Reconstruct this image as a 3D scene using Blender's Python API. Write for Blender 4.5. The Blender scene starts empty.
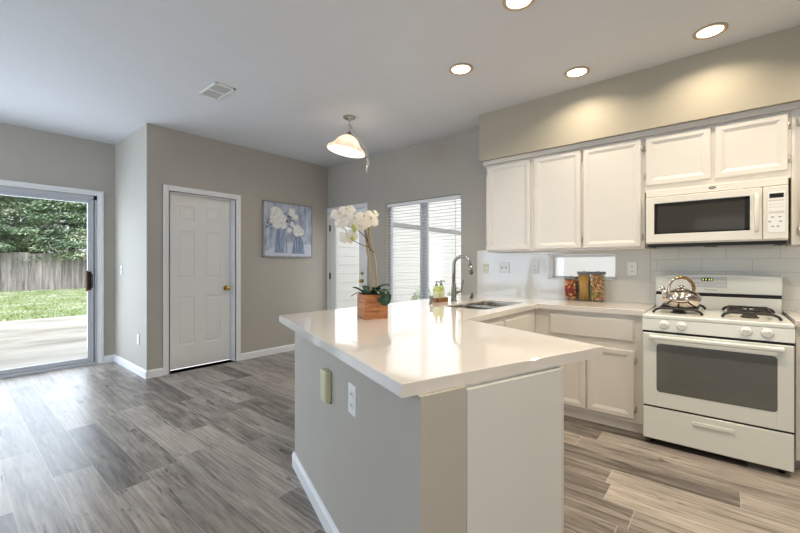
import bpy, bmesh, math, random
from mathutils import Vector, Matrix, noise
R = math.radians
random.seed(7)
S = bpy.context.scene
COL = S.collection

# ------------------------------------------------------------ camera, world, light, exposure
H = 1.25                    # eye height
cam_d = bpy.data.cameras.new('camera'); cam = bpy.data.objects.new('camera', cam_d); COL.objects.link(cam)
cam.location = (0, 0, H); cam.rotation_euler = (R(90), 0, R(40.2))
cam_d.sensor_width = 36; cam_d.lens = 386/800*36; cam_d.shift_y = -1.2/800
cam_d.clip_start = 0.05; cam_d.clip_end = 200
S.camera = cam

S.view_settings.view_transform = 'Standard'; S.view_settings.look = 'None'
S.view_settings.exposure = -0.04; S.view_settings.gamma = 1.0; S.view_settings.use_curve_mapping = False

w = bpy.data.worlds.new('overcast_sky'); S.world = w; w.use_nodes = True
bgn = w.node_tree.nodes['Background']; bgn.inputs[0].default_value = (0.92, 0.96, 1.0, 1); bgn.inputs[1].default_value = 1.7

sun_d = bpy.data.lights.new('hazy_sun', 'SUN'); sun_d.energy = 2.2; sun_d.angle = R(50); sun_d.color = (1.0, 0.97, 0.93)
sun = bpy.data.objects.new('hazy_sun', sun_d); COL.objects.link(sun); sun.rotation_euler = Vector((0.75, -0.30, 0.70)).to_track_quat('Z', 'Y').to_euler()

def area(name, loc, rot, sx, sy, power, col, portal=False, spread=None):
    l = bpy.data.lights.new(name, 'AREA'); l.shape = 'RECTANGLE'; l.size = sx; l.size_y = sy
    l.energy = power; l.color = col
    if spread: l.spread = R(spread)
    if portal: l.cycles.is_portal = True
    o = bpy.data.objects.new(name, l); COL.objects.link(o); o.location = loc; o.rotation_euler = [R(a) for a in rot]
    return o
COOL = (0.86, 0.93, 1.0); WARM = (1.0, 0.86, 0.66)
# portals that guide the sky light through the openings the photo shows
area('sky_portal_slider', (-6.27, 0.03, 1.06), (0, -90, 0), 2.12, 2.46, 1, COOL, True)
area('sky_portal_window', (-3.03, 4.17, 1.40), (-90, 0, 0), 1.22, 1.40, 1, COOL, True)
area('sky_portal_door', (-4.43, 4.17, 1.06), (-90, 0, 0), 0.83, 2.11, 1, COOL, True)
# fill lamps added at the unseen south and east walls, which have no windows
area('fill_lamp_south', (-4.7, -3.14, 1.55), (90, 0, 0), 2.4, 1.8, 105, (0.68, 0.83, 1.0))
area('fill_lamp_east', (2.54, -1.2, 1.45), (0, 90, 0), 1.8, 2.6, 42, (0.92, 0.96, 1.0))
area('fill_lamp_south_kitchen', (0.6, -3.14, 1.45), (90, 0, 0), 2.2, 1.6, 5, (0.98, 0.98, 1.0))
area('daylight_window', (-3.03, 3.975, 1.42), (-90, 0, 0), 1.15, 1.3, 3.5, (0.95, 0.98, 1.0))
area('daylight_door', (-4.43, 3.96, 1.05), (-90, 0, 0), 0.5, 1.5, 2.5, (0.95, 0.98, 1.0))
area('daylight_slider', (-6.30, 0.03, 1.15), (0, -90, 0), 2.0, 2.4, 70, (0.74, 0.86, 1.0))

# ------------------------------------------------------------ materials
def srgb(r, g, b):
    f = lambda c: (c/255/12.92) if c/255 <= 0.04045 else ((c/255+0.055)/1.055)**2.4
    return (f(r), f(g), f(b), 1)
def mat(name, col, rough=0.5, metal=0.0, bump=None, var=None, coat=0.0, spec=0.5):
    m = bpy.data.materials.new(name); m.use_nodes = True; nt = m.node_tree; b = nt.nodes['Principled BSDF']
    b.inputs['Base Color'].default_value = col; b.inputs['Roughness'].default_value = rough; b.inputs['Metallic'].default_value = metal
    b.inputs['Coat Weight'].default_value = coat; b.inputs['Specular IOR Level'].default_value = spec
    tc = nt.nodes.new('ShaderNodeTexCoord')
    if bump:
        n = nt.nodes.new('ShaderNodeTexNoise'); n.inputs['Scale'].default_value = bump[0]; n.inputs['Detail'].default_value = 3
        bp = nt.nodes.new('ShaderNodeBump'); bp.inputs['Strength'].default_value = bump[1]; bp.inputs['Distance'].default_value = 0.01
        nt.links.new(tc.outputs['Object'], n.inputs['Vector']); nt.links.new(n.outputs['Fac'], bp.inputs['Height']); nt.links.new(bp.outputs['Normal'], b.inputs['Normal'])
    v = var or (6.0, 0.03)
    n2 = nt.nodes.new('ShaderNodeTexNoise'); n2.inputs['Scale'].default_value = v[0]; n2.inputs['Detail'].default_value = 4
    mx = nt.nodes.new('ShaderNodeMix'); mx.data_type = 'RGBA'; mx.blend_type = 'MIX'
    k = v[1]
    mx.inputs[6].default_value = tuple(c*(1-k) for c in col[:3])+(1,); mx.inputs[7].default_value = tuple(min(1, c*(1+k)) for c in col[:3])+(1,)
    nt.links.new(tc.outputs['Object'], n2.inputs['Vector']); nt.links.new(n2.outputs['Fac'], mx.inputs[0]); nt.links.new(mx.outputs[2], b.inputs['Base Color'])
    return m
def glass(name, tint=(1, 1, 1, 1), ior=1.45, rough=0.02):
    m = bpy.data.materials.new(name); m.use_nodes = True; nt = m.node_tree; nt.nodes.clear()
    o = nt.nodes.new('ShaderNodeOutputMaterial'); mx = nt.nodes.new('ShaderNodeMixShader')
    t = nt.nodes.new('ShaderNodeBsdfTransparent'); t.inputs[0].default_value = tint
    g = nt.nodes.new('ShaderNodeBsdfGlossy'); g.inputs['Roughness'].default_value = rough
    lw = nt.nodes.new('ShaderNodeLayerWeight'); lw.inputs[0].default_value = 0.5
    pw = nt.nodes.new('ShaderNodeMath'); pw.operation = 'POWER'; pw.inputs[1].default_value = 5.0; nt.links.new(lw.outputs['Facing'], pw.inputs[0])
    f = nt.nodes.new('ShaderNodeMath'); f.operation = 'MULTIPLY_ADD'; f.inputs[1].default_value = 0.7; f.inputs[2].default_value = 0.025; nt.links.new(pw.outputs[0], f.inputs[0])
    nt.links.new(f.outputs[0], mx.inputs[0]); nt.links.new(t.outputs[0], mx.inputs[1]); nt.links.new(g.outputs[0], mx.inputs[2]); nt.links.new(mx.outputs[0], o.inputs[0])
    return m
def emis(name, col, st):
    m = bpy.data.materials.new(name); m.use_nodes = True; nt = m.node_tree; b = nt.nodes['Principled BSDF']
    b.inputs['Base Color'].default_value = col; b.inputs['Emission Color'].default_value = col; b.inputs['Emission Strength'].default_value = st
    return m

M = {}
M['wall'] = mat('greige_wall_paint', srgb(182, 176, 166), 0.75, bump=(260, 0.18))
M['soffit'] = mat('greige_soffit_paint', srgb(176, 168, 150), 0.75, bump=(200, 0.2))
M['ceil'] = mat('ceiling_paint', srgb(216, 217, 220), 0.85, bump=(220, 0.12))
M['trim'] = mat('white_trim_paint', srgb(236, 236, 236), 0.4)
M['doorp'] = mat('white_door_paint', srgb(240, 239, 236), 0.4)
M['cab'] = mat('white_cabinet_paint', srgb(221, 216, 208), 0.38)
M['cabgrey'] = mat('pale_grey_cabinet_trim', srgb(212, 206, 198), 0.45)
M['kick'] = mat('grey_toe_kick', srgb(160, 155, 150), 0.6)
M['panel'] = mat('white_end_panel', srgb(214, 214, 208), 0.42, var=(2, 0.04))
M['quartz'] = mat('white_quartz', srgb(222, 216, 209), 0.05, var=(3.5, 0.03), spec=0.7, coat=0.15)
M['splash'] = mat('pale_quartz_backsplash', srgb(216, 214, 208), 0.10, var=(2.5, 0.03))
M['enamel'] = mat('white_appliance_enamel', srgb(226, 228, 222), 0.18, coat=0.3)
M['mwwhite'] = mat('cream_microwave_plastic', srgb(228, 224, 214), 0.25, coat=0.2)
M['black'] = mat('black_enamel', srgb(18, 17, 17), 0.3)
M['iron'] = mat('black_cast_iron', srgb(30, 27, 25), 0.55)
M['dglass'] = mat('dark_oven_glass', srgb(98, 99, 96), 0.05, spec=0.9)
M['mglass'] = mat('dark_microwave_glass', srgb(58, 56, 50), 0.06, spec=0.8)
M['chrome'] = mat('polished_chrome', srgb(205, 195, 185), 0.06, 1.0)
M['bronze'] = mat('polished_bronze_handle', srgb(190, 158, 118), 0.15, 1.0)
M['nickel'] = mat('brushed_nickel', srgb(150, 148, 143), 0.28, 1.0)
M['steel'] = mat('sink_stainless', srgb(190, 184, 174), 0.2, 1.0)
M['alum'] = mat('grey_aluminium_frame', srgb(190, 192, 197), 0.4, 0.0)
M['hinge'] = mat('bright_nickel_hinge', srgb(196, 190, 180), 0.3, 0.6)
M['brass'] = mat('polished_brass', srgb(205, 170, 90), 0.2, 1.0)
M['plate'] = mat('white_plastic_plate', srgb(235, 235, 232), 0.35)
M['ivory'] = mat('ivory_plastic_plate', srgb(226, 220, 200), 0.35)
M['slot'] = mat('dark_slot', srgb(40, 38, 36), 0.6)
M['cream'] = mat('cream_plastic_chime', srgb(205, 204, 168), 0.45)
M['glass'] = glass('window_glass')
M['jarglass'] = glass('jar_glass', (0.95, 0.97, 0.96, 1))
M['blind'] = mat('white_blind_slat', srgb(240, 240, 240), 0.5)
M['frosted'] = glass('small_window_glass')
M['brownwood'] = mat('brown_wood_grip', srgb(120, 72, 40), 0.5)
M['green'] = mat('dark_orchid_leaf', srgb(30, 66, 44), 0.35, var=(30, 0.2))
M['petal'] = mat('white_orchid_petal', srgb(238, 232, 222), 0.5)
M['bud'] = mat('green_orchid_lip', srgb(168, 182, 84), 0.5)
M['lip'] = mat('cream_orchid_lip', srgb(226, 216, 178), 0.5)
M['stem'] = mat('tan_bamboo_stem', srgb(168, 148, 112), 0.6, var=(60, 0.15))
M['twig'] = mat('brown_twig', srgb(92, 74, 58), 0.7)
M['soil'] = mat('dark_potting_moss', srgb(60, 52, 40), 0.95, bump=(80, 0.8))
M['soap'] = glass('green_soap_bottle', (0.70, 0.82, 0.42, 1), 1.4)
M['soapliq'] = mat('yellow_green_soap', srgb(186, 200, 120), 0.3)
M['label'] = mat('pale_green_label', srgb(214, 222, 180), 0.5)
M['jarlid'] = mat('grey_metal_lid', srgb(110, 108, 104), 0.3, 0.8)
M['pastaR'] = mat('red_pasta', srgb(168, 56, 62), 0.6, var=(90, 0.5))
M['pastaY'] = mat('yellow_pasta', srgb(228, 178, 92), 0.6, var=(90, 0.3))
M['pastaT'] = mat('tan_pasta', srgb(214, 168, 128), 0.6, var=(90, 0.3))
M['pastaG'] = mat('olive_pasta', srgb(168, 164, 100), 0.6, var=(90, 0.3))
M['pastaP'] = mat('pink_pasta', srgb(222, 150, 124), 0.6, var=(90, 0.3))
M['spag'] = mat('golden_spaghetti', srgb(218, 176, 104), 0.5, var=(120, 0.25))
M['canring'] = mat('tan_can_light_trim', srgb(196, 172, 140), 0.4)
M['led'] = emis('lit_lamp_face', (1.0, 0.93, 0.80, 1), 6.0)
M['clock'] = emis('green_clock_digits', (0.75, 0.9, 0.2, 1), 1.0)
M['tile_floor_out'] = None

def wood_block(name, c1, c2, ax, scale=1.0, rough=0.55):
    m = bpy.data.materials.new(name); m.use_nodes = True; nt = m.node_tree; b = nt.nodes['Principled BSDF']; b.inputs['Roughness'].default_value = rough
    tc = nt.nodes.new('ShaderNodeTexCoord'); mp = nt.nodes.new('ShaderNodeMapping'); mp.inputs['Scale'].default_value = ax
    n = nt.nodes.new('ShaderNodeTexNoise'); n.inputs['Scale'].default_value = scale; n.inputs['Detail'].default_value = 6; n.inputs['Roughness'].default_value = 0.65
    cr = nt.nodes.new('ShaderNodeValToRGB'); cr.color_ramp.elements[0].position = 0.3; cr.color_ramp.elements[0].color = c1
    cr.color_ramp.elements[1].position = 0.7; cr.color_ramp.elements[1].color = c2
    nt.links.new(tc.outputs['Object'], mp.inputs[0]); nt.links.new(mp.outputs[0], n.inputs['Vector']); nt.links.new(n.outputs['Fac'], cr.inputs[0]); nt.links.new(cr.outputs[0], b.inputs['Base Color'])
    return m
M['planter'] = wood_block('rustic_planter_wood', srgb(140, 82, 44), srgb(206, 142, 92), (14, 14, 90), 1.0)
M['tray'] = wood_block('brown_tray_wood', srgb(96, 62, 34), srgb(160, 112, 66), (20, 20, 120), 1.0)
M['fence'] = wood_block('weathered_fence_wood', srgb(92, 86, 90), srgb(206, 200, 200), (1.0, 6.0, 0.4), 1.0, 0.9)
M['bark'] = wood_block('tree_bark', srgb(70, 60, 52), srgb(120, 104, 92), (6, 6, 1), 1.0, 0.95)

def floor_mat():
    m = bpy.data.materials.new('grey_wood_plank_floor'); m.use_nodes = True; nt = m.node_tree; N = nt.nodes; L = nt.links
    b = N['Principled BSDF']; tc = N.new('ShaderNodeTexCoord'); sp = N.new('ShaderNodeSeparateXYZ'); L.new(tc.outputs['Object'], sp.inputs[0])
    def ma(op, a, bb=None, c=None):
        n = N.new('ShaderNodeMath'); n.operation = op
        for i, v in enumerate((a, bb, c)):
            if v is None: continue
            if isinstance(v, (int, float)): n.inputs[i].default_value = v
            else: L.new(v, n.inputs[i])
        return n.outputs[0]
    v = ma('DIVIDE', ma('ADD', sp.outputs[1], 10.0), 0.186); row = ma('FLOOR', v); fv = ma('FRACT', v)
    wn = N.new('ShaderNodeTexWhiteNoise'); wn.noise_dimensions = '1D'; L.new(row, wn.inputs['W'])
    u = ma('ADD', ma('DIVIDE', ma('ADD', sp.outputs[0], 20.0), 1.25), ma('MULTIPLY', wn.outputs['Value'], 7.0)); pl = ma('FLOOR', u); fu = ma('FRACT', u)
    cb = N.new('ShaderNodeCombineXYZ'); L.new(row, cb.inputs[0]); L.new(pl, cb.inputs[1])
    w2 = N.new('ShaderNodeTexWhiteNoise'); w2.noise_dimensions = '2D'; L.new(cb.outputs[0], w2.inputs['Vector'])
    # grain: stretched along x, offset per plank
    off = N.new('ShaderNodeVectorMath'); off.operation = 'SCALE'; L.new(w2.outputs['Color'], off.inputs[0]); off.inputs['Scale'].default_value = 30
    ad = N.new('ShaderNodeVectorMath'); ad.operation = 'ADD'; L.new(tc.outputs['Object'], ad.inputs[0]); L.new(off.outputs[0], ad.inputs[1])
    def grain(sx, sy, det, dist):
        mp = N.new('ShaderNodeMapping'); mp.inputs['Scale'].default_value = (sx, sy, 1); L.new(ad.outputs[0], mp.inputs[0])
        n = N.new('ShaderNodeTexNoise'); n.inputs['Scale'].default_value = 1; n.inputs['Detail'].default_value = det; n.inputs['Roughness'].default_value = 0.62; n.inputs['Distortion'].default_value = dist
        L.new(mp.outputs[0], n.inputs['Vector']); return n.outputs['Fac']
    g1 = grain(1.6, 22, 10, 1.6); g2 = grain(1.1, 7.0, 5, 1.8); g3 = grain(6, 90, 4, 0.4); g4 = grain(3.2, 15, 3, 0.6)
    wv = N.new('ShaderNodeTexWave'); wv.wave_type = 'BANDS'; wv.bands_direction = 'Y'; wv.inputs['Scale'].default_value = 1.0; wv.inputs['Distortion'].default_value = 9.0; wv.inputs['Detail'].default_value = 3; wv.inputs['Detail Scale'].default_value = 0.55
    wm = N.new('ShaderNodeMapping'); wm.inputs['Scale'].default_value = (1.4, 11, 1); L.new(ad.outputs[0], wm.inputs[0]); L.new(wm.outputs[0], wv.inputs['Vector'])
    mix = ma('ADD', ma('ADD', ma('MULTIPLY', g1, 0.46), ma('MULTIPLY', g2, 0.40)), ma('ADD', ma('MULTIPLY', g3, 0.22), ma('MULTIPLY', w2.outputs['Value'], 0.24)))
    mix = ma('ADD', ma('MULTIPLY', ma('SUBTRACT', mix, 0.66), 1.65), 0.53)
    wl = N.new('ShaderNodeMapRange'); wl.inputs[1].default_value = 0.0; wl.inputs[2].default_value = 0.45; wl.inputs[3].default_value = 1.0; wl.inputs[4].default_value = 0.0; L.new(wv.outputs['Fac'], wl.inputs[0])
    mix = ma('SUBTRACT', mix, ma('MULTIPLY', ma('MULTIPLY', wl.outputs[0], w2.outputs['Value']), 0.10))
    mix = ma('ADD', mix, 0.03)
    kn = N.new('ShaderNodeMapRange'); kn.inputs[1].default_value = 0.63; kn.inputs[2].default_value = 0.74; L.new(g4, kn.inputs[0])
    mix = ma('SUBTRACT', mix, ma('MULTIPLY', kn.outputs[0], 0.42))
    cr = N.new('ShaderNodeValToRGB'); e = cr.color_ramp.elements
    e[0].position = 0.18; e[0].color = srgb(62, 56, 52); e[1].position = 0.88; e[1].color = srgb(184, 175, 165)
    x = e.new(0.40); x.color = srgb(108, 101, 95); x = e.new(0.6); x.color = srgb(146, 138, 130)
    L.new(mix, cr.inputs[0])
    # plank seams
    sv = ma('MINIMUM', fv, ma('SUBTRACT', 1.0, fv)); su = ma('MINIMUM', fu, ma('SUBTRACT', 1.0, fu))
    seam = ma('MAXIMUM', ma('LESS_THAN', sv, 0.010), ma('LESS_THAN', su, 0.0018))
    mx = N.new('ShaderNodeMix'); mx.data_type = 'RGBA'; L.new(ma('MULTIPLY', seam, 0.45), mx.inputs[0]); L.new(cr.outputs[0], mx.inputs[6]); mx.inputs[7].default_value = srgb(196, 190, 184)
    L.new(mx.outputs[2], b.inputs['Base Color'])
    b.inputs['Roughness'].default_value = 0.34; b.inputs['Specular IOR Level'].default_value = 0.5
    bp = N.new('ShaderNodeBump'); bp.inputs['Strength'].default_value = 0.12; bp.inputs['Distance'].default_value = 0.003; L.new(g1, bp.inputs['Height']); L.new(bp.outputs[0], b.inputs['Normal'])
    return m
M['floor'] = floor_mat()
def ramp_noise(name, scale, stops, rough=0.9, sc=(1, 1, 1), bump=0.0, detail=8):
    m = bpy.data.materials.new(name); m.use_nodes = True; nt = m.node_tree; b = nt.nodes['Principled BSDF']; b.inputs['Roughness'].default_value = rough
    tc = nt.nodes.new('ShaderNodeTexCoord'); mp = nt.nodes.new('ShaderNodeMapping'); mp.inputs['Scale'].default_value = sc
    n = nt.nodes.new('ShaderNodeTexNoise'); n.inputs['Scale'].default_value = scale; n.inputs['Detail'].default_value = detail; n.inputs['Roughness'].default_value = 0.6
    cr = nt.nodes.new('ShaderNodeValToRGB'); e = cr.color_ramp.elements
    e[0].position, e[0].color = stops[0]; e[1].position, e[1].color = stops[-1]
    for p, c in stops[1:-1]: q = e.new(p); q.color = c
    nt.links.new(tc.outputs['Object'], mp.inputs[0]); nt.links.new(mp.outputs[0], n.inputs['Vector']); nt.links.new(n.outputs['Fac'], cr.inputs[0]); nt.links.new(cr.outputs[0], b.inputs['Base Color'])
    if bump:
        bp = nt.nodes.new('ShaderNodeBump'); bp.inputs['Strength'].default_value = bump; nt.links.new(n.outputs['Fac'], bp.inputs['Height']); nt.links.new(bp.outputs[0], b.inputs['Normal'])
    return m
M['patio'] = ramp_noise('worn_patio_concrete', 1.1, [(0.38, srgb(160, 157, 148)), (0.5, srgb(200, 197, 189)), (0.62, srgb(214, 212, 206))], 0.9, (1, 0.35, 1))
M['lawn'] = ramp_noise('lawn_soil_green', 3.0, [(0.3, srgb(96, 120, 60)), (0.6, srgb(150, 172, 104))], 0.95)
M['grass'] = ramp_noise('grass_blade_green', 0.8, [(0.35, srgb(160, 180, 116)), (0.5, srgb(186, 198, 160)), (0.65, srgb(216, 220, 196))], 0.9)
M['leaf'] = ramp_noise('evergreen_leaf', 0.9, [(0.33, srgb(122, 150, 128)), (0.5, srgb(172, 196, 164)), (0.66, srgb(226, 228, 204))], 0.8)
M['leaf2'] = ramp_noise('grey_green_leaf', 0.9, [(0.35, srgb(140, 158, 126)), (0.5, srgb(192, 196, 158)), (0.66, srgb(236, 216, 184))], 0.8)
M['shrub'] = ramp_noise('shrub_leaf', 6, [(0.3, srgb(150, 166, 130)), (0.7, srgb(214, 224, 198))], 0.8)
M['siding'] = mat('white_siding_paint', srgb(206, 206, 203), 0.7)
M['siding_trim'] = mat('grey_siding_trim', srgb(130, 130, 128), 0.7)
M['canvas'] = ramp_noise('blue_grey_canvas_paint', 7, [(0.3, srgb(128, 138, 158)), (0.5, srgb(172, 180, 196)), (0.72, srgb(212, 214, 220))], 0.8, (1, 2.0, 0.7))
M['pvase'] = ramp_noise('painted_blue_vase', 9, [(0.3, srgb(88, 104, 136)), (0.55, srgb(146, 160, 184)), (0.72, srgb(210, 216, 228))], 0.8, (1, 5.0, 0.5))
M['pwhite'] = ramp_noise('painted_white_bloom', 22, [(0.3, srgb(205, 202, 200)), (0.6, srgb(240, 238, 232))], 0.8)
M['pdark'] = mat('painted_dark_sprig', srgb(66, 74, 82), 0.8)
M['ppale'] = mat('painted_pale_table', srgb(205, 208, 220), 0.8, var=(12, 0.12))
M['pframe'] = mat('silver_grey_frame', srgb(150, 146, 142), 0.45)

def tile_mat():
    m = bpy.data.materials.new('white_glazed_tile'); m.use_nodes = True; nt = m.node_tree; b = nt.nodes['Principled BSDF']
    tc = nt.nodes.new('ShaderNodeTexCoord'); sp = nt.nodes.new('ShaderNodeSeparateXYZ'); cb = nt.nodes.new('ShaderNodeCombineXYZ')
    nt.links.new(tc.outputs['Object'], sp.inputs[0]); nt.links.new(sp.outputs[0], cb.inputs[0]); nt.links.new(sp.outputs[2], cb.inputs[1])
    br = nt.nodes.new('ShaderNodeTexBrick'); br.inputs['Scale'].default_value = 1; br.inputs['Brick Width'].default_value = 0.305; br.inputs['Row Height'].default_value = 0.10
    br.inputs['Mortar Size'].default_value = 0.0022; br.inputs['Color1'].default_value = srgb(222, 222, 215); br.inputs['Color2'].default_value = srgb(219, 219, 212); br.inputs['Mortar'].default_value = srgb(196, 195, 188)
    nt.links.new(cb.outputs[0], br.inputs['Vector']); nt.links.new(br.outputs['Color'], b.inputs['Base Color']); b.inputs['Roughness'].default_value = 0.06
    n = nt.nodes.new('ShaderNodeTexNoise'); n.inputs['Scale'].default_value = 9
    nt.links.new(tc.outputs['Object'], n.inputs['Vector'])
    ad = nt.nodes.new('ShaderNodeMath'); ad.operation = 'ADD'; nt.links.new(n.outputs['Fac'], ad.inputs[0])
    iv = nt.nodes.new('ShaderNodeMath'); iv.operation = 'MULTIPLY'; iv.inputs[1].default_value = -0.6; nt.links.new(br.outputs['Fac'], iv.inputs[0]); nt.links.new(iv.outputs[0], ad.inputs[1])
    bp = nt.nodes.new('ShaderNodeBump'); bp.inputs['Strength'].default_value = 0.25; bp.inputs['Distance'].default_value = 0.01; nt.links.new(ad.outputs[0], bp.inputs['Height']); nt.links.new(bp.outputs[0], b.inputs['Normal'])
    return m
M['tile'] = tile_mat()
def shade_mat():
    m = bpy.data.materials.new('alabaster_glass_shade'); m.use_nodes = True; nt = m.node_tree; nt.nodes.clear()
    o = nt.nodes.new('ShaderNodeOutputMaterial'); mx = nt.nodes.new('ShaderNodeMixShader'); mx.inputs[0].default_value = 0.55
    d = nt.nodes.new('ShaderNodeBsdfDiffuse'); t = nt.nodes.new('ShaderNodeBsdfTranslucent')
    n = nt.nodes.new('ShaderNodeTexNoise'); n.inputs['Scale'].default_value = 9; tc = nt.nodes.new('ShaderNodeTexCoord'); cr = nt.nodes.new('ShaderNodeValToRGB')
    cr.color_ramp.elements[0].color = (0.66, 0.58, 0.50, 1); cr.color_ramp.elements[1].color = (0.92, 0.88, 0.82, 1); cr.color_ramp.elements[0].position = 0.3; cr.color_ramp.elements[1].position = 0.6
    nt.links.new(tc.outputs['Object'], n.inputs['Vector']); nt.links.new(n.outputs['Fac'], cr.inputs[0])
    nt.links.new(cr.outputs[0], d.inputs[0]); nt.links.new(cr.outputs[0], t.inputs[0]); nt.links.new(d.outputs[0], mx.inputs[1]); nt.links.new(t.outputs[0], mx.inputs[2]); nt.links.new(mx.outputs[0], o.inputs[0])
    return m
M['shade'] = shade_mat()

# ------------------------------------------------------------ mesh helpers
class MB:
    """collects shapes in one bmesh; every shape may carry its own material"""
    def __init__(s, m='wall'):
        s.bm = bmesh.new(); s.mats = [m]; s.cur = 0; s.smooth = False
    def use(s, m):
        if m not in s.mats: s.mats.append(m)
        s.cur = s.mats.index(m); return s
    def _fin(s, faces, smooth=False):
        for f in faces: f.material_index = s.cur; f.smooth = smooth
    def face(s, pts, smooth=False):
        vs = [s.bm.verts.new(p) for p in pts]; f = s.bm.faces.new(vs); s._fin([f], smooth); return f
    def box(s, a, b, bev=0.0, mtx=None, seg=1):
        x0, y0, z0 = [min(p, q) for p, q in zip(a, b)]; x1, y1, z1 = [max(p, q) for p, q in zip(a, b)]
        c = [(x0,y0,z0),(x1,y0,z0),(x1,y1,z0),(x0,y1,z0),(x0,y0,z1),(x1,y0,z1),(x1,y1,z1),(x0,y1,z1)]
        vs = [s.bm.verts.new(p) for p in c]
        fs = [s.bm.faces.new([vs[i] for i in q]) for q in ((0,3,2,1),(4,5,6,7),(0,1,5,4),(1,2,6,5),(2,3,7,6),(3,0,4,7))]
        s._fin(fs)
        if bev > 0:
            es = list({e for f in fs for e in f.edges})
            r = bmesh.ops.bevel(s.bm, geom=es, offset=bev, segments=seg, affect='EDGES', profile=0.5)
            s._fin(r['faces'], seg > 1); vs = list({v for f in fs if f.is_valid for v in f.verts} | {v for f in r['faces'] for v in f.verts})
        if mtx: bmesh.ops.transform(s.bm, matrix=mtx, verts=vs)
        return s
    def prism(s, poly, z0, z1, bev=0.0):
        n = len(poly); lo = [s.bm.verts.new((p[0], p[1], z0)) for p in poly]; hi = [s.bm.verts.new((p[0], p[1], z1)) for p in poly]
        fs = [s.bm.faces.new(lo[::-1]), s.bm.faces.new(hi)] + [s.bm.faces.new((lo[i], lo[(i+1) % n], hi[(i+1) % n], hi[i])) for i in range(n)]
        s._fin(fs)
        if bev:
            es = [e for e in fs[1].edges] + [e for e in fs[0].edges]
            r = bmesh.ops.bevel(s.bm, geom=es, offset=bev, segments=2, affect='EDGES'); s._fin(r['faces'])
        return s
    def lathe(s, prof, c=(0,0,0), n=32, mtx=None, caps=(False, False), sx=1, sy=1):
        rings = []; allv = []
        for r, z in prof:
            ring = [s.bm.verts.new((c[0]+sx*r*math.cos(2*math.pi*i/n), c[1]+sy*r*math.sin(2*math.pi*i/n), c[2]+z)) for i in range(n)]
            rings.append(ring); allv += ring
        for a, b in zip(rings, rings[1:]):
            for i in range(n): s._fin([s.bm.faces.new((a[i], a[(i+1) % n], b[(i+1) % n], b[i]))], True)
        if caps[0]: s._fin([s.bm.faces.new(rings[0][::-1])])
        if caps[1]: s._fin([s.bm.faces.new(rings[-1])])
        if mtx: bmesh.ops.transform(s.bm, matrix=mtx, verts=allv)
        return s
    def cyl(s, p, q, r, n=16, r2=None):
        p, q = Vector(p), Vector(q); d = q-p; m = Matrix.Translation(p) @ d.to_track_quat('Z', 'Y').to_matrix().to_4x4()
        return s.lathe([(r, 0), (r if r2 is None else r2, d.length)], n=n, mtx=m, caps=(True, True))
    def tube(s, pts, r, n=8, closed=False):
        P = [Vector(p) for p in pts]; rr = r if isinstance(r, (list, tuple)) else [r]*len(P); rings = []
        t0 = None; up = None
        for i, p in enumerate(P):
            if closed: t = (P[(i+1) % len(P)]-P[i-1]).normalized()
            else: t = (P[min(i+1, len(P)-1)]-P[max(i-1, 0)]).normalized()
            if up is None: up = Vector((0, 0, 1)) if abs(t.z) < 0.9 else Vector((1, 0, 0))
            up = (up - t*up.dot(t)); up = up.normalized() if up.length > 1e-5 else t.orthogonal().normalized()
            sd = t.cross(up)
            rings.append([s.bm.verts.new(p + rr[i]*(math.cos(2*math.pi*k/n)*sd + math.sin(2*math.pi*k/n)*up)) for k in range(n)])
        pr = list(zip(rings, rings[1:])) + ([(rings[-1], rings[0])] if closed else [])
        for a, b in pr:
            for k in range(n): s._fin([s.bm.faces.new((a[k], a[(k+1) % n], b[(k+1) % n], b[k]))], True)
        if not closed: s._fin([s.bm.faces.new(rings[0][::-1]), s.bm.faces.new(rings[-1])])
        return s
    def ball(s, c, r, n=16, sc=(1,1,1)):
        rv = bmesh.ops.create_uvsphere(s.bm, u_segments=n, v_segments=max(6, n//2), radius=r, matrix=Matrix.Translation(c) @ Matrix.Diagonal((*sc, 1)))
        s._fin(list({f for v in rv['verts'] for f in v.link_faces}), True); return s
    # panelled front: rect (u0,v0,u1,v1) on plane O,U,V with outward N; panels sink with ring profile [(inset,height)...]
    def panelled(s, O, U, V, N, rect, t, panels, prof, edge=0.003):
        O, U, V, N = Vector(O), Vector(U), Vector(V), Vector(N)
        P = lambda u, v, h: O+U*u+V*v+N*h
        flip = U.cross(V).dot(N) < 0
        def q(a, b, c, d):
            pts = [a, b, c, d]; s.face(pts[::-1] if flip else pts)
        u0, v0, u1, v1 = rect
        def ring(r, h0, i0, h1, i1):
            a = (r[0]+i0, r[1]+i0, r[2]-i0, r[3]-i0); b = (r[0]+i1, r[1]+i1, r[2]-i1, r[3]-i1)
            A = [P(a[0],a[1],h0), P(a[2],a[1],h0), P(a[2],a[3],h0), P(a[0],a[3],h0)]
            B = [P(b[0],b[1],h1), P(b[2],b[1],h1), P(b[2],b[3],h1), P(b[0],b[3],h1)]
            for i in range(4): q(A[i], A[(i+1) % 4], B[(i+1) % 4], B[i])
        ring(rect, 0, 0, t-edge, 0); ring(rect, t-edge, 0, t, edge)
        q(P(u0,v1,0), P(u1,v1,0), P(u1,v0,0), P(u0,v0,0))
        us = sorted({u0+edge, u1-edge} | {p[i] for p in panels for i in (0, 2)}); vs = sorted({v0+edge, v1-edge} | {p[i] for p in panels for i in (1, 3)})
        for ua, ub in zip(us, us[1:]):
            for va, vb in zip(vs, vs[1:]):
                cu, cv = (ua+ub)/2, (va+vb)/2
                if any(p[0] < cu < p[2] and p[1] < cv < p[3] for p in panels): continue
                q(P(ua,va,t), P(ub,va,t), P(ub,vb,t), P(ua,vb,t))
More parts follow.
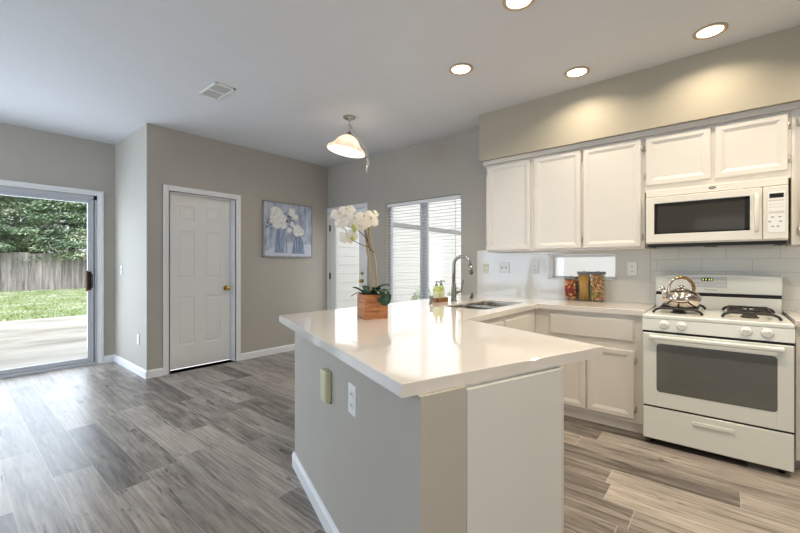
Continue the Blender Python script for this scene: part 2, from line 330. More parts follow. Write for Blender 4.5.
        for p in panels:
            pi, ph = 0, 0
            for i, h in prof: ring(p, t+ph, pi, t+h, i); pi, ph = i, h
            q(P(p[0]+pi,p[1]+pi,t+ph), P(p[2]-pi,p[1]+pi,t+ph), P(p[2]-pi,p[3]-pi,t+ph), P(p[0]+pi,p[3]-pi,t+ph))
        return s
    def wall(s, O, U, N, w, h, t, holes):
        """wall slab with real openings; O bottom corner of room face, N points away from the room"""
        O, U, N, V = Vector(O), Vector(U), Vector(N), Vector((0, 0, 1))
        P = lambda u, v, d: O+U*u+V*v+N*d
        us = sorted({0, w} | {q[i] for q in holes for i in (0, 2)}); vs = sorted({0, h} | {q[i] for q in holes for i in (1, 3)})
        for ua, ub in zip(us, us[1:]):
            for va, vb in zip(vs, vs[1:]):
                if any(q[0] < (ua+ub)/2 < q[2] and q[1] < (va+vb)/2 < q[3] for q in holes): continue
                s.face([P(ua,va,0), P(ub,va,0), P(ub,vb,0), P(ua,vb,0)]); s.face([P(ua,va,t), P(ua,vb,t), P(ub,vb,t), P(ub,va,t)])
        for r in [(0, 0, w, h)] + list(holes):
            c = [(r[0],r[1]), (r[2],r[1]), (r[2],r[3]), (r[0],r[3])]
            for i in range(4):
                a, b = c[i], c[(i+1) % 4]; s.face([P(*a,0), P(*b,0), P(*b,t), P(*a,t)])
        bmesh.ops.remove_doubles(s.bm, verts=s.bm.verts, dist=1e-5); bmesh.ops.recalc_face_normals(s.bm, faces=s.bm.faces)
        return s
ROOT = {}
def build(mb, name, parent=None, world=True, label=None):
    me = bpy.data.meshes.new(name)
    if parent is not None and world:
        mb.bm.transform(ROOT[parent.name].inverted())
    mb.bm.to_mesh(me); mb.bm.free()
    for m in mb.mats: me.materials.append(M[m])
    o = bpy.data.objects.new(name, me); COL.objects.link(o)
    if parent is not None:
        o.parent = parent; ROOT[o.name] = ROOT[parent.name]
    else: ROOT[o.name] = Matrix.Identity(4)
    if label: o['label'] = label
    return o
def thing(name, label, cat, loc=(0,0,0), rz=0, group=None):
    o = bpy.data.objects.new(name, None); COL.objects.link(o); o.empty_display_size = 0.1
    o.location = loc; o.rotation_euler = (0, 0, rz); ROOT[o.name] = Matrix.Translation(loc) @ Matrix.Rotation(rz, 4, 'Z')
    o['label'] = label; o['category'] = cat
    if group: o['group'] = group
    return o
def struct(o): o['kind'] = 'structure'; return o
def copy_tree(o, parent=None):
    c = o.copy(); COL.objects.link(c); c.parent = parent
    for ch in list(o.children): copy_tree(ch, c)
    return c
def sthing(name, loc=(0,0,0)):
    o = bpy.data.objects.new(name, None); COL.objects.link(o); o.location = loc; ROOT[o.name] = Matrix.Translation(loc); o['kind'] = 'structure'; return o

# ------------------------------------------------------------ room shell
CH = 2.82; XA = -4.88; XC = -6.09; YD = 1.447; YB = 3.985; XE = 2.6; YS = -3.2; T = 0.15
mb = MB('floor'); mb.prism([(XC, YS), (XE, YS), (XE, YB), (XA, YB), (XA, YD), (XC, YD)], -0.12, 0.0); struct(build(mb, 'floor'))
mb = MB('ceil'); mb.prism([(XC-T, YS-T), (XE+T, YS-T), (XE+T, YB+T), (XC-T, YB+T)], CH, CH+0.2); struct(build(mb, 'ceiling'))
mb = MB('wall').wall((XC, YS-T, 0), (0,1,0), (-1,0,0), YD-YS+2*T, CH, T, [(-1.2-YS+T, 0.0, 1.262-YS+T, 2.125)]); struct(build(mb, 'wall_west'))
mb = MB('wall').wall((XC, YD, 0), (1,0,0), (0,1,0), XA-XC, CH, T, []); struct(build(mb, 'wall_alcove'))
mb = MB('wall').wall((XA, YD+T, 0), (0,1,0), (-1,0,0), YB-YD-T, CH, 0.15, [(1.68-YD-T, 0.0, 2.45-YD-T, 2.10)])
struct(build(mb, 'wall_closet'))
mb = MB('wall').wall((XA-T, YB, 0), (1,0,0), (0,1,0), XE-XA+T, CH, T, [(-4.86-XA+T, 0, -4.02-XA+T, 2.115), (-3.642-XA+T, 0.70, -2.415-XA+T, 2.105), (-1.379-XA+T, 1.112, -0.764-XA+T, 1.362)])
struct(build(mb, 'wall_north'))
mb = MB('wall').wall((XE, YS, 0), (0,1,0), (1,0,0), YB-YS, CH, T, []); struct(build(mb, 'wall_east'))
mb = MB('wall').wall((XC, YS, 0), (1,0,0), (0,-1,0), XE-XC, CH, T, []); struct(build(mb, 'wall_south'))
mb = MB('soffit'); mb.box((-1.973, 3.616, 2.335), (XE, YB, CH)); struct(build(mb, 'wall_soffit'))

# baseboards
def baseboard(name, pts, hgt=0.09, t=0.014):
    mb = MB('trim')
    for (a, b, n) in pts:
        a, b, n = Vector((*a, 0)), Vector((*b, 0)), Vector((*n, 0))
        prof = [(0, 0), (t, 0), (t, hgt-0.02), (t*0.5, hgt-0.004), (0, hgt)]
        A = [a+n*p+Vector((0,0,z)) for p, z in prof]; B = [b+n*p+Vector((0,0,z)) for p, z in prof]
        for i in range(len(prof)): j = (i+1) % len(prof); mb.face([A[i], B[i], B[j], A[j]])
        mb.face(A[::-1]); mb.face(B)
    bmesh.ops.recalc_face_normals(mb.bm, faces=mb.bm.faces)
    return struct(build(mb, name))
baseboard('baseboard_west', [((XC, YS), (XC, -1.27), (1, 0)), ((XC, 1.325), (XC, YD), (1, 0))])
baseboard('baseboard_alcove', [((XC+0.014, YD), (XA+0.014, YD), (0, -1))])
baseboard('baseboard_closet', [((XA, YD), (XA, 1.609), (1, 0)), ((XA, 2.517), (XA, YB), (1, 0))])
baseboard('baseboard_north', [((-3.96, YB), (-2.27, YB), (0, -1))])

# closet door (six panels) with casing and jamb
d = sthing('door_1', (-5.0, 2.065, 0))
mb = MB('doorp')
def P6(a, b, z0, z1): return (a-1.685, z0-0.015, b-1.685, z1-0.015)
pan = [P6(a, b, z0, z1) for a, b in ((1.80, 2.00), (2.12, 2.32)) for z0, z1 in ((1.79, 1.97), (1.09, 1.665), (0.285, 0.87))]
mb.panelled((-5.035, 1.685, 0.015), (0,1,0), (0,0,1), (1,0,0), (0, 0, 0.76, 2.075), 0.035, pan, [(0.010, -0.007), (0.022, -0.007), (0.036, -0.002)], 0.002)
build(mb, 'door_slab', d)
mb = MB('brass'); mb.cyl((-4.999, 2.385, 0.955), (-4.985, 2.385, 0.955), 0.032, 20); mb.cyl((-4.985, 2.385, 0.955), (-4.955, 2.385, 0.955), 0.012); mb.ball((-4.935, 2.385, 0.955), 0.028, 16, (0.8, 1, 1)); build(mb, 'door_knob', d)
mb = MB('trim')
mb.box((XA-0.151, 1.662, 0), (XA, 1.682, 2.115)); mb.box((XA-0.151, 2.447, 0), (XA, 2.467, 2.115)); mb.box((XA-0.151, 1.662, 2.095), (XA, 2.467, 2.115))
build(mb, 'door_jamb', d)
def casing(x, y0, y1, zt, wd=0.06, out=0.018, axis='x', sgn=1):
    mb = MB('trim')
    def bx(a0, a1, z0, z1, o):
        if axis == 'x': mb.box((x, a0, z0), (x+sgn*o, a1, z1), 0.003)
        else: mb.box((a0, x, z0), (a1, x+sgn*o, z1), 0.003)
    for o, i0 in ((out*0.7, 0.0), (out, wd*0.45)):
        bx(y0-wd, y0-i0, 0, zt+wd, o); bx(y1+i0, y1+wd, 0, zt+wd, o); bx(y0-i0, y1+i0, zt+i0, zt+wd, o)
    return mb
build(casing(XA, 1.668, 2.460, 2.108), 'door_casing', d)

# patio sliding door
d = sthing('door_2', (XC, 0.03, 0))
build(casing(XC, -1.2, 1.262, 2.13, 0.062), 'door_casing', d)
mb = MB('alum')
mb.box((XC-0.14, 1.222, 0), (XC-0.004, 1.262, 2.125), 0.003); mb.box((XC-0.14, -1.2, 0), (XC-0.004, -1.16, 2.125), 0.003)
mb.box((XC-0.14, -1.2, 2.075), (XC-0.004, 1.262, 2.125), 0.003); mb.box((XC-0.14, -1.2, 0), (XC+0.012, 1.262, 0.032), 0.003)
mb.box((XC-0.05, -1.16, 0.03), (XC-0.042, 1.22, 0.045)); mb.box((XC-0.004, 1.205, 0.03), (XC-0.03, 1.235, 2.09))
build(mb, 'track_frame', d)
def slide_panel(y0, y1, x, name):
    mb = MB('alum'); z0, z1 = 0.035, 2.085; f = 0.055
    mb.box((x-0.035, y0, z0), (x, y0+f, z1), 0.004); mb.box((x-0.035, y1-f, z0), (x, y1, z1), 0.004)
    mb.box((x-0.035, y0+f, z0), (x, y1-f, z0+f), 0.004); mb.box((x-0.035, y0+f, z1-f), (x, y1-f, z1), 0.004)
    p = build(mb, name, d)
    mb = MB('glass'); mb.box((x-0.02, y0+f-0.005, z0+f-0.005), (x-0.016, y1-f+0.005, z1-f+0.005)); build(mb, 'glass_pane', p)
    return p
p = slide_panel(0.0, 1.222, XC-0.02, 'sliding_panel')
slide_panel(-1.16, 0.06, XC-0.07, 'fixed_panel')
mb = MB('black'); mb.box((XC-0.02, 1.169, 0.94), (XC-0.012, 1.214, 1.17), 0.003); mb.tube([(XC-0.014, 1.195, 0.955), (XC+0.022, 1.205, 0.975), (XC+0.022, 1.205, 1.135), (XC-0.014, 1.195, 1.155)], 0.007)
hnd = build(mb, 'door_handle', p)
mb = MB('brownwood'); mb.box((XC-0.02, 1.148, 0.925), (XC-0.006, 1.168, 1.185), 0.004); build(mb, 'wooden_grip', p)

# exterior door with a full glass lite
d = sthing('door_3', (-4.44, YB, 0))
build(casing(YB, -4.845, -4.035, 2.10, 0.058, 0.018, 'y', -1), 'door_casing', d)
mb = MB('trim'); mb.box((-4.860, YB+0.001, 0), (-4.835, YB+0.15, 2.115)); mb.box((-4.045, YB+0.001, 0), (-4.02, YB+0.15, 2.115)); mb.box((-4.86, YB+0.001, 2.095), (-4.02, YB+0.15, 2.115)); build(mb, 'door_jamb', d)
mb = MB('doorp')
y0, y1 = YB+0.012, YB+0.052; gx0, gx1, gz0, gz1 = -4.700, -4.165, 0.25, 1.86
mb.box((-4.833, y0, 0.012), (gx0, y1, 2.092)); mb.box((gx1, y0, 0.012), (-4.047, y1, 2.092)); mb.box((gx0, y0, 0.012), (gx1, y1, gz0)); mb.box((gx0, y0, gz1), (gx1, y1, 2.092))
mb.box((gx0-0.02, y0-0.008, gz0-0.02), (gx0+0.004, y0, gz1+0.02), 0.003); mb.box((gx1-0.004, y0-0.008, gz0-0.02), (gx1+0.02, y0, gz1+0.02), 0.003)
mb.box((gx0, y0-0.008, gz1-0.004), (gx1, y0, gz1+0.02), 0.003); mb.box((gx0, y0-0.008, gz0-0.02), (gx1, y0, gz0+0.004), 0.003)
sl = build(mb, 'door_slab', d)
mb = MB('glass'); mb.box((gx0, y0+0.018, gz0), (gx1, y0+0.022, gz1)); build(mb, 'glass_pane', sl)
mb = MB('brass'); mb.cyl((-4.10, y0, 1.02), (-4.10, y0-0.02, 1.02), 0.026); mb.ball((-4.10, y0-0.045, 1.02), 0.026); mb.cyl((-4.10, y0, 1.13), (-4.10, y0-0.018, 1.13), 0.022); build(mb, 'door_knob', sl)
for z in (0.3, 1.08, 1.84):
    mb = MB('slot'); mb.box((-4.842, YB-0.002, z-0.045), (-4.826, YB+0.014, z+0.045)); mb.cyl((-4.834, YB-0.004, z-0.05), (-4.834, YB-0.004, z+0.05), 0.006); build(mb, 'door_hinge', sl)

# window above the peninsula
d = sthing('window_1', (-3.03, YB, 0.70))
mb = MB('alum'); X0, X1, Z0, Z1 = -3.642, -2.415, 0.70, 2.105; ya, yb = YB+0.085, YB+0.135
mb.box((X0, ya, Z0), (X0+0.035, yb, Z1), 0.003); mb.box((X1-0.035, ya, Z0), (X1, yb, Z1), 0.003); mb.box((X0, ya, Z0), (X1, yb, Z0+0.035), 0.003); mb.box((X0, ya, Z1-0.035), (X1, yb, Z1), 0.003)
mb.box((-3.085, ya-0.012, Z0), (-3.045, yb, Z1), 0.003); mb.box((-3.025, ya+0.01, Z0), (-2.985, yb, Z1), 0.003)
build(mb, 'window_frame', d)
mb = MB('glass'); mb.box((X0+0.03, ya+0.02, Z0+0.03), (-3.05, ya+0.024, Z1-0.03)); build(mb, 'window_pane', d)
mb = MB('glass'); mb.box((-3.02, ya+0.03, Z0+0.03), (X1-0.03, ya+0.034, Z1-0.03)); build(mb, 'window_pane', d)
mb = MB('trim'); mb.box((X0, YB+0.002, Z0), (X1, ya, Z0+0.012)); build(mb, 'window_sill', d)
# small backsplash window
d = sthing('window_2', (-1.07, YB, 1.11))
mb = MB('trim'); X0, X1, Z0, Z1 = -1.379, -0.764, 1.112, 1.362
for a, b in (((X0, YB-0.018, Z0), (X0+0.012, YB+0.15, Z1)), ((X1-0.012, YB-0.018, Z0), (X1, YB+0.15, Z1)), ((X0, YB-0.018, Z0), (X1, YB+0.15, Z0+0.01)), ((X0, YB-0.018, Z1-0.012), (X1, YB+0.15, Z1))): mb.box(a, b)
for a, b in (((X0+0.012, YB+0.09, Z0+0.01), (X0+0.035, YB+0.12, Z1)), ((X1-0.035, YB+0.09, Z0+0.01), (X1-0.012, YB+0.12, Z1)), ((X0+0.03, YB+0.09, Z0+0.01), (X1-0.03, YB+0.12, Z0+0.03)), ((X0+0.03, YB+0.09, Z1-0.032), (X1-0.03, YB+0.12, Z1-0.01))): mb.box(a, b, 0.002)
build(mb, 'window_frame', d)
mb = MB('frosted'); mb.box((X0+0.03, YB+0.10, Z0+0.025), (X1-0.03, YB+0.104, Z1-0.025)); build(mb, 'window_pane', d)

# blind in window 1
d = thing('window_blind', 'white horizontal slat blind hanging open in the wide kitchen window', 'blind', (-3.03, YB+0.05, 2.10))
mb = MB('blind'); mb.box((-3.63, YB+0.015, 2.055), (-2.43, YB+0.06, 2.100), 0.004); build(mb, 'headrail', d)
mb = MB('blind')
z = 2.03; k = 0
while z > 0.76:
    mb.box((-3.625, YB+0.025, z), (-2.435, YB+0.058, z+0.0018), mtx=None); z -= 0.042
build(mb, 'slats', d)
mb = MB('blind')
for x in (-3.50, -3.03, -2.56):
    for y in (YB+0.024, YB+0.059): mb.cyl((x, y, 0.75), (x, y, 2.06), 0.0012, 5)
build(mb, 'ladder_cords', d)
mb = MB('blind'); mb.box((-3.63, YB+0.025, 0.735), (-2.43, YB+0.058, 0.755), 0.003); build(mb, 'bottom_rail', d)
mb = MB('blind'); mb.cyl((-2.50, YB+0.012, 1.15), (-2.50, YB+0.012, 2.05), 0.004, 8); build(mb, 'tilt_wand', d)

# ------------------------------------------------------------ outside
GZ = -0.10
mb = MB('patio'); mb.box((-13.3, -14, GZ-0.1), (XC-T, 16, GZ)); struct(build(mb, 'patio'))
mb = MB('lawn'); mb.box((-40, -20, GZ-0.12), (-13.3, 22, GZ-0.02)); struct(build(mb, 'lawn_ground'))
mb = MB('patio'); mb.box((XC-T+0.0, 4.14, GZ-0.12), (6, 16, GZ-0.01)); struct(build(mb, 'side_yard_ground'))
rnd = random.Random(3); mb = MB('grass')
for i in range(26000):
    u = rnd.random(); x = -13.35-15.0*u; y = 0.88 + (x+13.3)*-0.05 + rnd.uniform(-3.5, 8.0)
    a = rnd.uniform(0, math.pi); w_ = rnd.uniform(0.02, 0.045)*(1+u); h_ = rnd.uniform(0.03, 0.075)
    dx, dy = math.cos(a)*w_, math.sin(a)*w_; lx, ly = rnd.uniform(-0.03, 0.03), rnd.uniform(-0.03, 0.03)
    mb.face([(x-dx, y-dy, GZ-0.02), (x+dx, y+dy, GZ-0.02), (x+lx, y+ly, GZ-0.02+h_)])
o = build(mb, 'lawn_grass'); o['kind'] = 'stuff'; o['label'] = 'short pale green lawn grass between patio and wooden fence'; o['category'] = 'grass'
FX = -28.8
d = thing('wooden_fence', 'weathered grey board fence along the back of the lawn', 'fence', (FX, 4, GZ))
mb = MB('fence'); y = -10.0
while y < 20:
    wd = rnd.uniform(0.22, 0.29); z1 = 1.92+rnd.uniform(-0.05, 0.05); mb.box((FX, y, GZ), (FX+0.02+rnd.uniform(0, 0.02), y+wd-0.008, z1)); y += wd
build(mb, 'fence_boards', d)
for i in range(12):
    mb = MB('fence'); yy = -9.5+i*2.6; mb.box((FX-0.12, yy, GZ), (FX-0.02, yy+0.1, 1.9)); build(mb, 'fence_post', d)
for z in (0.3, 1.5):
    mb = MB('fence'); mb.box((FX-0.05, -10, z), (FX, 20, z+0.09)); build(mb, 'fence_rail', d)

def tree(label, x, y, hgt, rad, zlow, seed, lm, n_spray=300, dens=150, flat=0.28):
    rn = random.Random(seed)
    d = thing('evergreen_tree', label, 'tree', (x, y, GZ), 0, 'trees along the back fence')
    mb = MB('bark'); pts = [(x, y, GZ), (x+0.1, y+0.05, hgt*0.4), (x-0.05, y+0.1, hgt*0.95)]; mb.tube(pts, [0.22, 0.16, 0.03], 10)
    sprays = []
    for i in range(n_spray):
        t = rn.random()**0.9; z = zlow + (hgt-zlow)*t; rr = rad*(1-0.75*t)*(0.72+0.35*rn.random())*math.sqrt(rn.uniform(0.25, 1)); a = rn.uniform(0, 2*math.pi)
        c = Vector((x+rr*math.cos(a), y+rr*math.sin(a), z-0.12*rr)); sprays.append((c, a))
        if i % 5 == 0: mb.tube([(x, y, z+0.1), ((x+c.x)/2, (y+c.y)/2, z+0.1), c], [0.05, 0.03, 0.01], 5)
    build(mb, 'trunk', d)
    mb = MB(lm)
    for c, a in sprays:
        R1 = rn.uniform(0.45, 0.85)
        for k in range(dens):
            b = rn.uniform(0, 2*math.pi); q = R1*math.sqrt(rn.random()); p = c+Vector((q*math.cos(b), q*math.sin(b), rn.uniform(-0.5, 0.5)*flat-0.35*q*q))
            l = rn.uniform(0.07, 0.14); w2 = l*rn.uniform(0.3, 0.5); dr = Vector((math.cos(b), math.sin(b), rn.uniform(-0.7, 0.2))).normalized(); sd = dr.cross(Vector((rn.uniform(-0.4, 0.4), rn.uniform(-0.4, 0.4), 1))).normalized()*w2
            mb.face([p-dr*l, p+sd, p+dr*l, p-sd])
    build(mb, 'foliage', d)
tree('evergreen right behind the fence, leftmost tree seen through the patio door', -30.2, 0.6, 7.8, 3.5, 1.9, 11, 'leaf')
tree('broad evergreen right behind the fence in the middle of the patio door glass', -30.4, 5.0, 7.8, 3.4, 1.9, 12, 'leaf', 320)
tree('tan-tipped evergreen hanging over the fence above the patio door handle', -29.7, 8.8, 7.5, 2.6, 1.3, 13, 'leaf2')
tree('evergreen set farther back, seen between the left and middle fence trees', -35, 3.0, 9.0, 3.8, 1.2, 14, 'leaf', 300)
tree('evergreen set farther back, behind the tan-tipped tree', -35, 9.5, 9.0, 3.8, 1.0, 15, 'leaf', 300)

tree('evergreen behind the fence beyond the left edge of the patio door', -30.4, -6.0, 7.8, 3.4, 1.9, 16, 'leaf', 320)

# white siding wing seen through the north window and door
WX = -5.45
mb = MB('siding'); mb.box((WX-0.2, 4.14, GZ), (WX, 15, 3.4))
z = 0.1
while z < 3.3: mb.box((WX, 4.14, z), (WX+0.007, 15, z+0.155), 0.003); z += 0.165
mb.use('siding_trim'); mb.box((WX, 4.14, 2.08), (WX+0.03, 15, 2.17), 0.004)
struct(build(mb, 'wall_exterior_wing'))
mb = MB('siding'); mb.box((-5.4, 14.8, GZ), (6, 15, 3.2)); struct(build(mb, 'wall_neighbour'))
def shrub(label, x, y, r, h, seed):
    rn = random.Random(seed); d = thing('garden_shrub', label, 'shrub', (x, y, GZ), 0, 'shrubs outside the kitchen window')
    mb = MB('bark')
    for k in range(7):
        a = k*0.9; mb.tube([(x, y, GZ), (x+0.4*r*math.cos(a), y+0.4*r*math.sin(a), GZ+h*0.5), (x+0.75*r*math.cos(a), y+0.75*r*math.sin(a), GZ+h*0.85)], [0.012, 0.008, 0.003], 5)
    build(mb, 'branches', d)
    mb = MB('shrub')
    for k in range(900):
        a = rn.uniform(0, 6.28); q = r*math.sqrt(rn.random()); zz = GZ+h*(0.35+0.65*rn.random()*(1-0.5*(q/r)**2)); p = Vector((x+q*math.cos(a), y+q*math.sin(a), zz))
        dr = Vector((rn.uniform(-1, 1), rn.uniform(-1, 1), rn.uniform(0, 1))).normalized()*0.035; sd = dr.orthogonal().normalized()*0.014; mb.face([p-dr, p+sd, p+dr, p-sd])
    build(mb, 'foliage', d)
shrub('pale green shrub outside the window beside the mullion', -4.42, 5.9, 0.24, 0.98, 1)
shrub('pale green shrub outside the window behind the soap bottles', -3.92, 6.3, 0.24, 0.95, 2)
shrub('small pale shrub outside the window behind the faucet', -3.40, 6.3, 0.22, 0.92, 3)

# ------------------------------------------------------------ cabinets
DOORP = [(0.024, -0.010)]
def cab_door(x0, x1, z0, z1, yb, parent, hinge=None, name='door', rail=0.034, axis='y', t=0.02):
    """raised-frame door on a front at y=yb facing -y (axis y) or at x=yb facing +x (axis x)"""
    mb = MB('cab'); w_, h_ = x1-x0, z1-z0
    if axis == 'y': mb.panelled((x0, yb, z0), (1,0,0), (0,0,1), (0,-1,0), (0, 0, w_, h_), t, [(rail, rail, w_-rail, h_-rail)], DOORP, 0.005)
    else: mb.panelled((yb, x0, z0), (0,1,0), (0,0,1), (1,0,0), (0, 0, w_, h_), t, [(rail, rail, w_-rail, h_-rail)], DOORP, 0.005)
    o = build(mb, name, parent)
    if hinge:
        for z in (z0+0.075, z1-0.075):
            mb = MB('hinge'); s = 1 if hinge == 'r' else -1; x = x1 if hinge == 'r' else x0
            mb.cyl((x+s*0.004, yb-t*0.7, z-0.022), (x+s*0.004, yb-t*0.7, z+0.022), 0.0045, 8)
            mb.box((x+s*0.003, yb-0.003, z-0.026), (x+s*0.018, yb, z+0.026), 0.001); mb.ball((x+s*0.011, yb-0.004, z-0.014), 0.003, 8); mb.ball((x+s*0.011, yb-0.004, z+0.014), 0.003, 8)
            mb.ball((x+s*0.004, yb-t*0.7, z+0.025), 0.005, 8); mb.ball((x+s*0.004, yb-t*0.7, z-0.025), 0.005, 8)
            build(mb, 'hinge', o)
    return o
def upper(label, x0, x1, z0, doors):
    d = thing('wall_cabinet', label, 'cabinet', ((x0+x1)/2, 3.83, z0))
    mb = MB('cab'); mb.box((x0, 3.68, z0), (x1, YB-0.001, 2.334), 0.001)
    build(mb, 'cabinet_body', d)
    for a, b, c, e, hg in doors: cab_door(a, b, c, e, 3.68, d, hg)
    return d
upper('white wall cabinet with two tall doors left of the other wall cabinets', -1.925, -0.976, 1.388, [(-1.905, -1.448, 1.403, 2.278, 'l'), (-1.409, -0.990, 1.403, 2.278, 'r')])
upper('white wall cabinet with one tall door over the pasta jars', -0.975, -0.506, 1.388, [(-0.969, -0.529, 1.403, 2.278, 'r')])
upper('white wall cabinet with two short doors above the microwave', -0.505, 0.334, 1.838, [(-0.495, -0.088, 1.892, 2.272, 'l'), (-0.062, 0.317, 1.892, 2.272, 'r')])
upper('white wall cabinet cut by the right edge, beside the microwave', 0.335, 0.95, 1.388, [(0.375, 0.90, 1.403, 2.278, 'l')])
mb = MB('cabgrey'); mb.box((-1.945, 3.645, 2.292), (0.95, 3.679, 2.334), 0.003); mb.box((-1.945, 3.68, 2.292), (-1.926, YB-0.001, 2.334), 0.003); struct(build(mb, 'trim_1'))

# base cabinets
d = thing('base_cabinet', 'white base cabinet between the inside corner and the stove, long drawer front above two doors', 'cabinet', (-0.87, 3.6, 0))
mb = MB('cab'); mb.box((-1.27, 3.335, 0.07), (-0.468, YB-0.001, 0.879), 0.001); build(mb, 'cabinet_body', d)
mb = MB('cabgrey'); mb.box((-1.27, 3.348, 0.0), (-0.468, YB-0.002, 0.0695)); build(mb, 'toe_kick', d)
mb = MB('cab'); mb.panelled((-1.149, 3.335, 0.675), (1,0,0), (0,0,1), (0,-1,0), (0, 0, 0.625, 0.17), 0.018, [], [], 0.012); build(mb, 'drawer_front', d)
cab_door(-0.849, -0.524, 0.100, 0.610, 3.335, d, 'r'); cab_door(-1.185, -0.862, 0.100, 0.610, 3.335, d)
d = thing('sink_cabinet', 'white base cabinet under the sink facing the stove aisle', 'cabinet', (-1.55, 2.6, 0))
mb = MB('cab'); mb.box((-1.36, 1.84, 0.07), (-1.271, YB-0.002, 0.878), 0.001); mb.box((-2.04, 1.84, 0.07), (-1.361, YB-0.002, 0.66)); build(mb, 'cabinet_body', d)
mb = MB('cabgrey'); mb.box((-1.9, 1.86, 0), (-1.34, 3.94, 0.0695)); build(mb, 'toe_kick', d)
for a, b in ((2.20, 2.68), (2.71, 3.19)):
    mb = MB('cab'); mb.panelled((-1.27, a, 0.675), (0,1,0), (0,0,1), (1,0,0), (0, 0, b-a, 0.165), 0.016, [], [], 0.012); build(mb, 'drawer_front', d)
    cab_door(a, b, 0.1, 0.61, -1.27, d, axis='x')
d = thing('base_cabinet', 'white base cabinet cut by the right edge, on the right of the stove', 'cabinet', (0.6, 3.6, 0))
mb = MB('cab'); mb.box((0.322, 3.335, 0.07), (0.95, YB-0.001, 0.879), 0.001); build(mb, 'cabinet_body', d)
mb = MB('kick'); mb.box((0.322, 3.39, 0.0), (0.95, YB-0.002, 0.0695)); build(mb, 'toe_kick', d)
cab_door(0.36, 0.92, 0.1, 0.61, 3.335, d); mb = MB('cab'); mb.panelled((0.36, 3.335, 0.675), (1,0,0), (0,0,1), (0,-1,0), (0, 0, 0.56, 0.17), 0.018, [], [], 0.012); build(mb, 'drawer_front', d)

# ------------------------------------------------------------ peninsula
A = Vector((-2.245, 1.425)); B = Vector((-0.690, 0.824)); C = Vector((-0.384, 1.737)); J = Vector((-1.240, 2.075))
UU = Vector((0.933, -0.361)); NN = Vector((0.361, 0.933)); VV = Vector((0.302, 0.953))
W0 = Vector((-2.052, 1.413)); W1 = Vector((-0.657, 0.868))
P1 = W1 + VV*0.172; P2 = W1 + VV*0.648
d = thing('peninsula_base', 'greige drywall peninsula base with a white end panel carrying the quartz countertop', 'kitchen island', (-1.3, 1.5, 0))
mb = MB('wall'); Q = [W0, W1, P1, P1-UU*0.15, W1+VV*0.03+NN*0.09-UU*0.16, W0+NN*0.14+UU*0.10, Vector((-1.93, YB-0.002)), Vector((-2.052, YB-0.002))]
mb = MB('wall'); Q = [W0, W1, P1, P1-UU*0.12, W0+UU*0.12+NN*0.172+Vector((0.0, 0.0)), Vector((-2.046, 1.60)), Vector((-2.052, YB-0.002))]
Q = [(-2.052, 1.413), (W1.x, W1.y), (P1.x, P1.y), (P1.x-UU.x*1.26, P1.y-UU.y*1.26), (-2.042, 1.60), (-2.042, YB-0.002), (-2.052-0.10, YB-0.002), (-2.052-0.10, 1.43)]
Q = [(-2.052, 1.413), (W1.x, W1.y), (P1.x, P1.y), (-1.85, P1.y+0.387*(1.85+P1.x)), (-2.045, 1.60), (-2.045, YB-0.002), (-2.053, YB-0.002)]
mb.prism(Q, 0, 0.879); build(mb, 'drywall_base', d)
mb = MB('panel'); e = 0.001
P1b = P1+VV*0.002
mb.prism([tuple(P1b+UU*0.0), tuple(P2+UU*0.0), tuple(P2-UU*0.02), tuple(P1b-UU*0.02)], 0.0, 0.868, 0.0); build(mb, 'end_panel', d)
mb = MB('cabgrey'); mb.prism([tuple(P2-VV*0.012+UU*0.0005), tuple(P2+UU*0.0005+VV*0.001), tuple(P2-UU*0.01+VV*0.001), tuple(P2-UU*0.01-VV*0.012)], 0.0, 0.869); build(mb, 'edge_strip', d)
mb = MB('panel'); Q = [tuple(P1b-UU*0.021), tuple(P2-UU*0.021), (-1.272, P2.y+0.387*(1.272+P2.x)-0.0), (-1.272, 1.838), (-1.80, 1.838), (-1.80, P1b.y+0.387*(1.80+P1b.x)+0.01)]
mb.prism(Q, 0.0, 0.879); build(mb, 'cabinet_body', d)
# baseboard along the left face
mb = MB('trim'); hB, tB = 0.088, 0.014
a0 = Vector((*W0, 0))-Vector((*NN, 0))*0+Vector((-0.012, 0.004, 0)); b0 = Vector((*W1, 0)); n3 = -Vector((*NN, 0))
for (aa, bb, nn) in ((a0, b0+Vector((*UU, 0))*0.014, n3), (Vector((-2.053, YB-0.02, 0)), a0+Vector((0.012, 0, 0)), Vector((-1, 0, 0))), (b0, Vector((*P1, 0)), Vector((VV.y, -VV.x, 0)))):
    prof = [(0, 0), (tB, 0), (tB, hB-0.02), (tB*0.5, hB-0.004), (0, hB)]
    AA = [aa+nn*p+Vector((0,0,z)) for p, z in prof]; BB = [bb+nn*p+Vector((0,0,z)) for p, z in prof]
    for i in range(5): j = (i+1) % 5; mb.face([AA[i], BB[i], BB[j], AA[j]])
    mb.face(AA[::-1]); mb.face(BB)
bmesh.ops.recalc_face_normals(mb.bm, faces=mb.bm.faces); build(mb, 'baseboard', d)

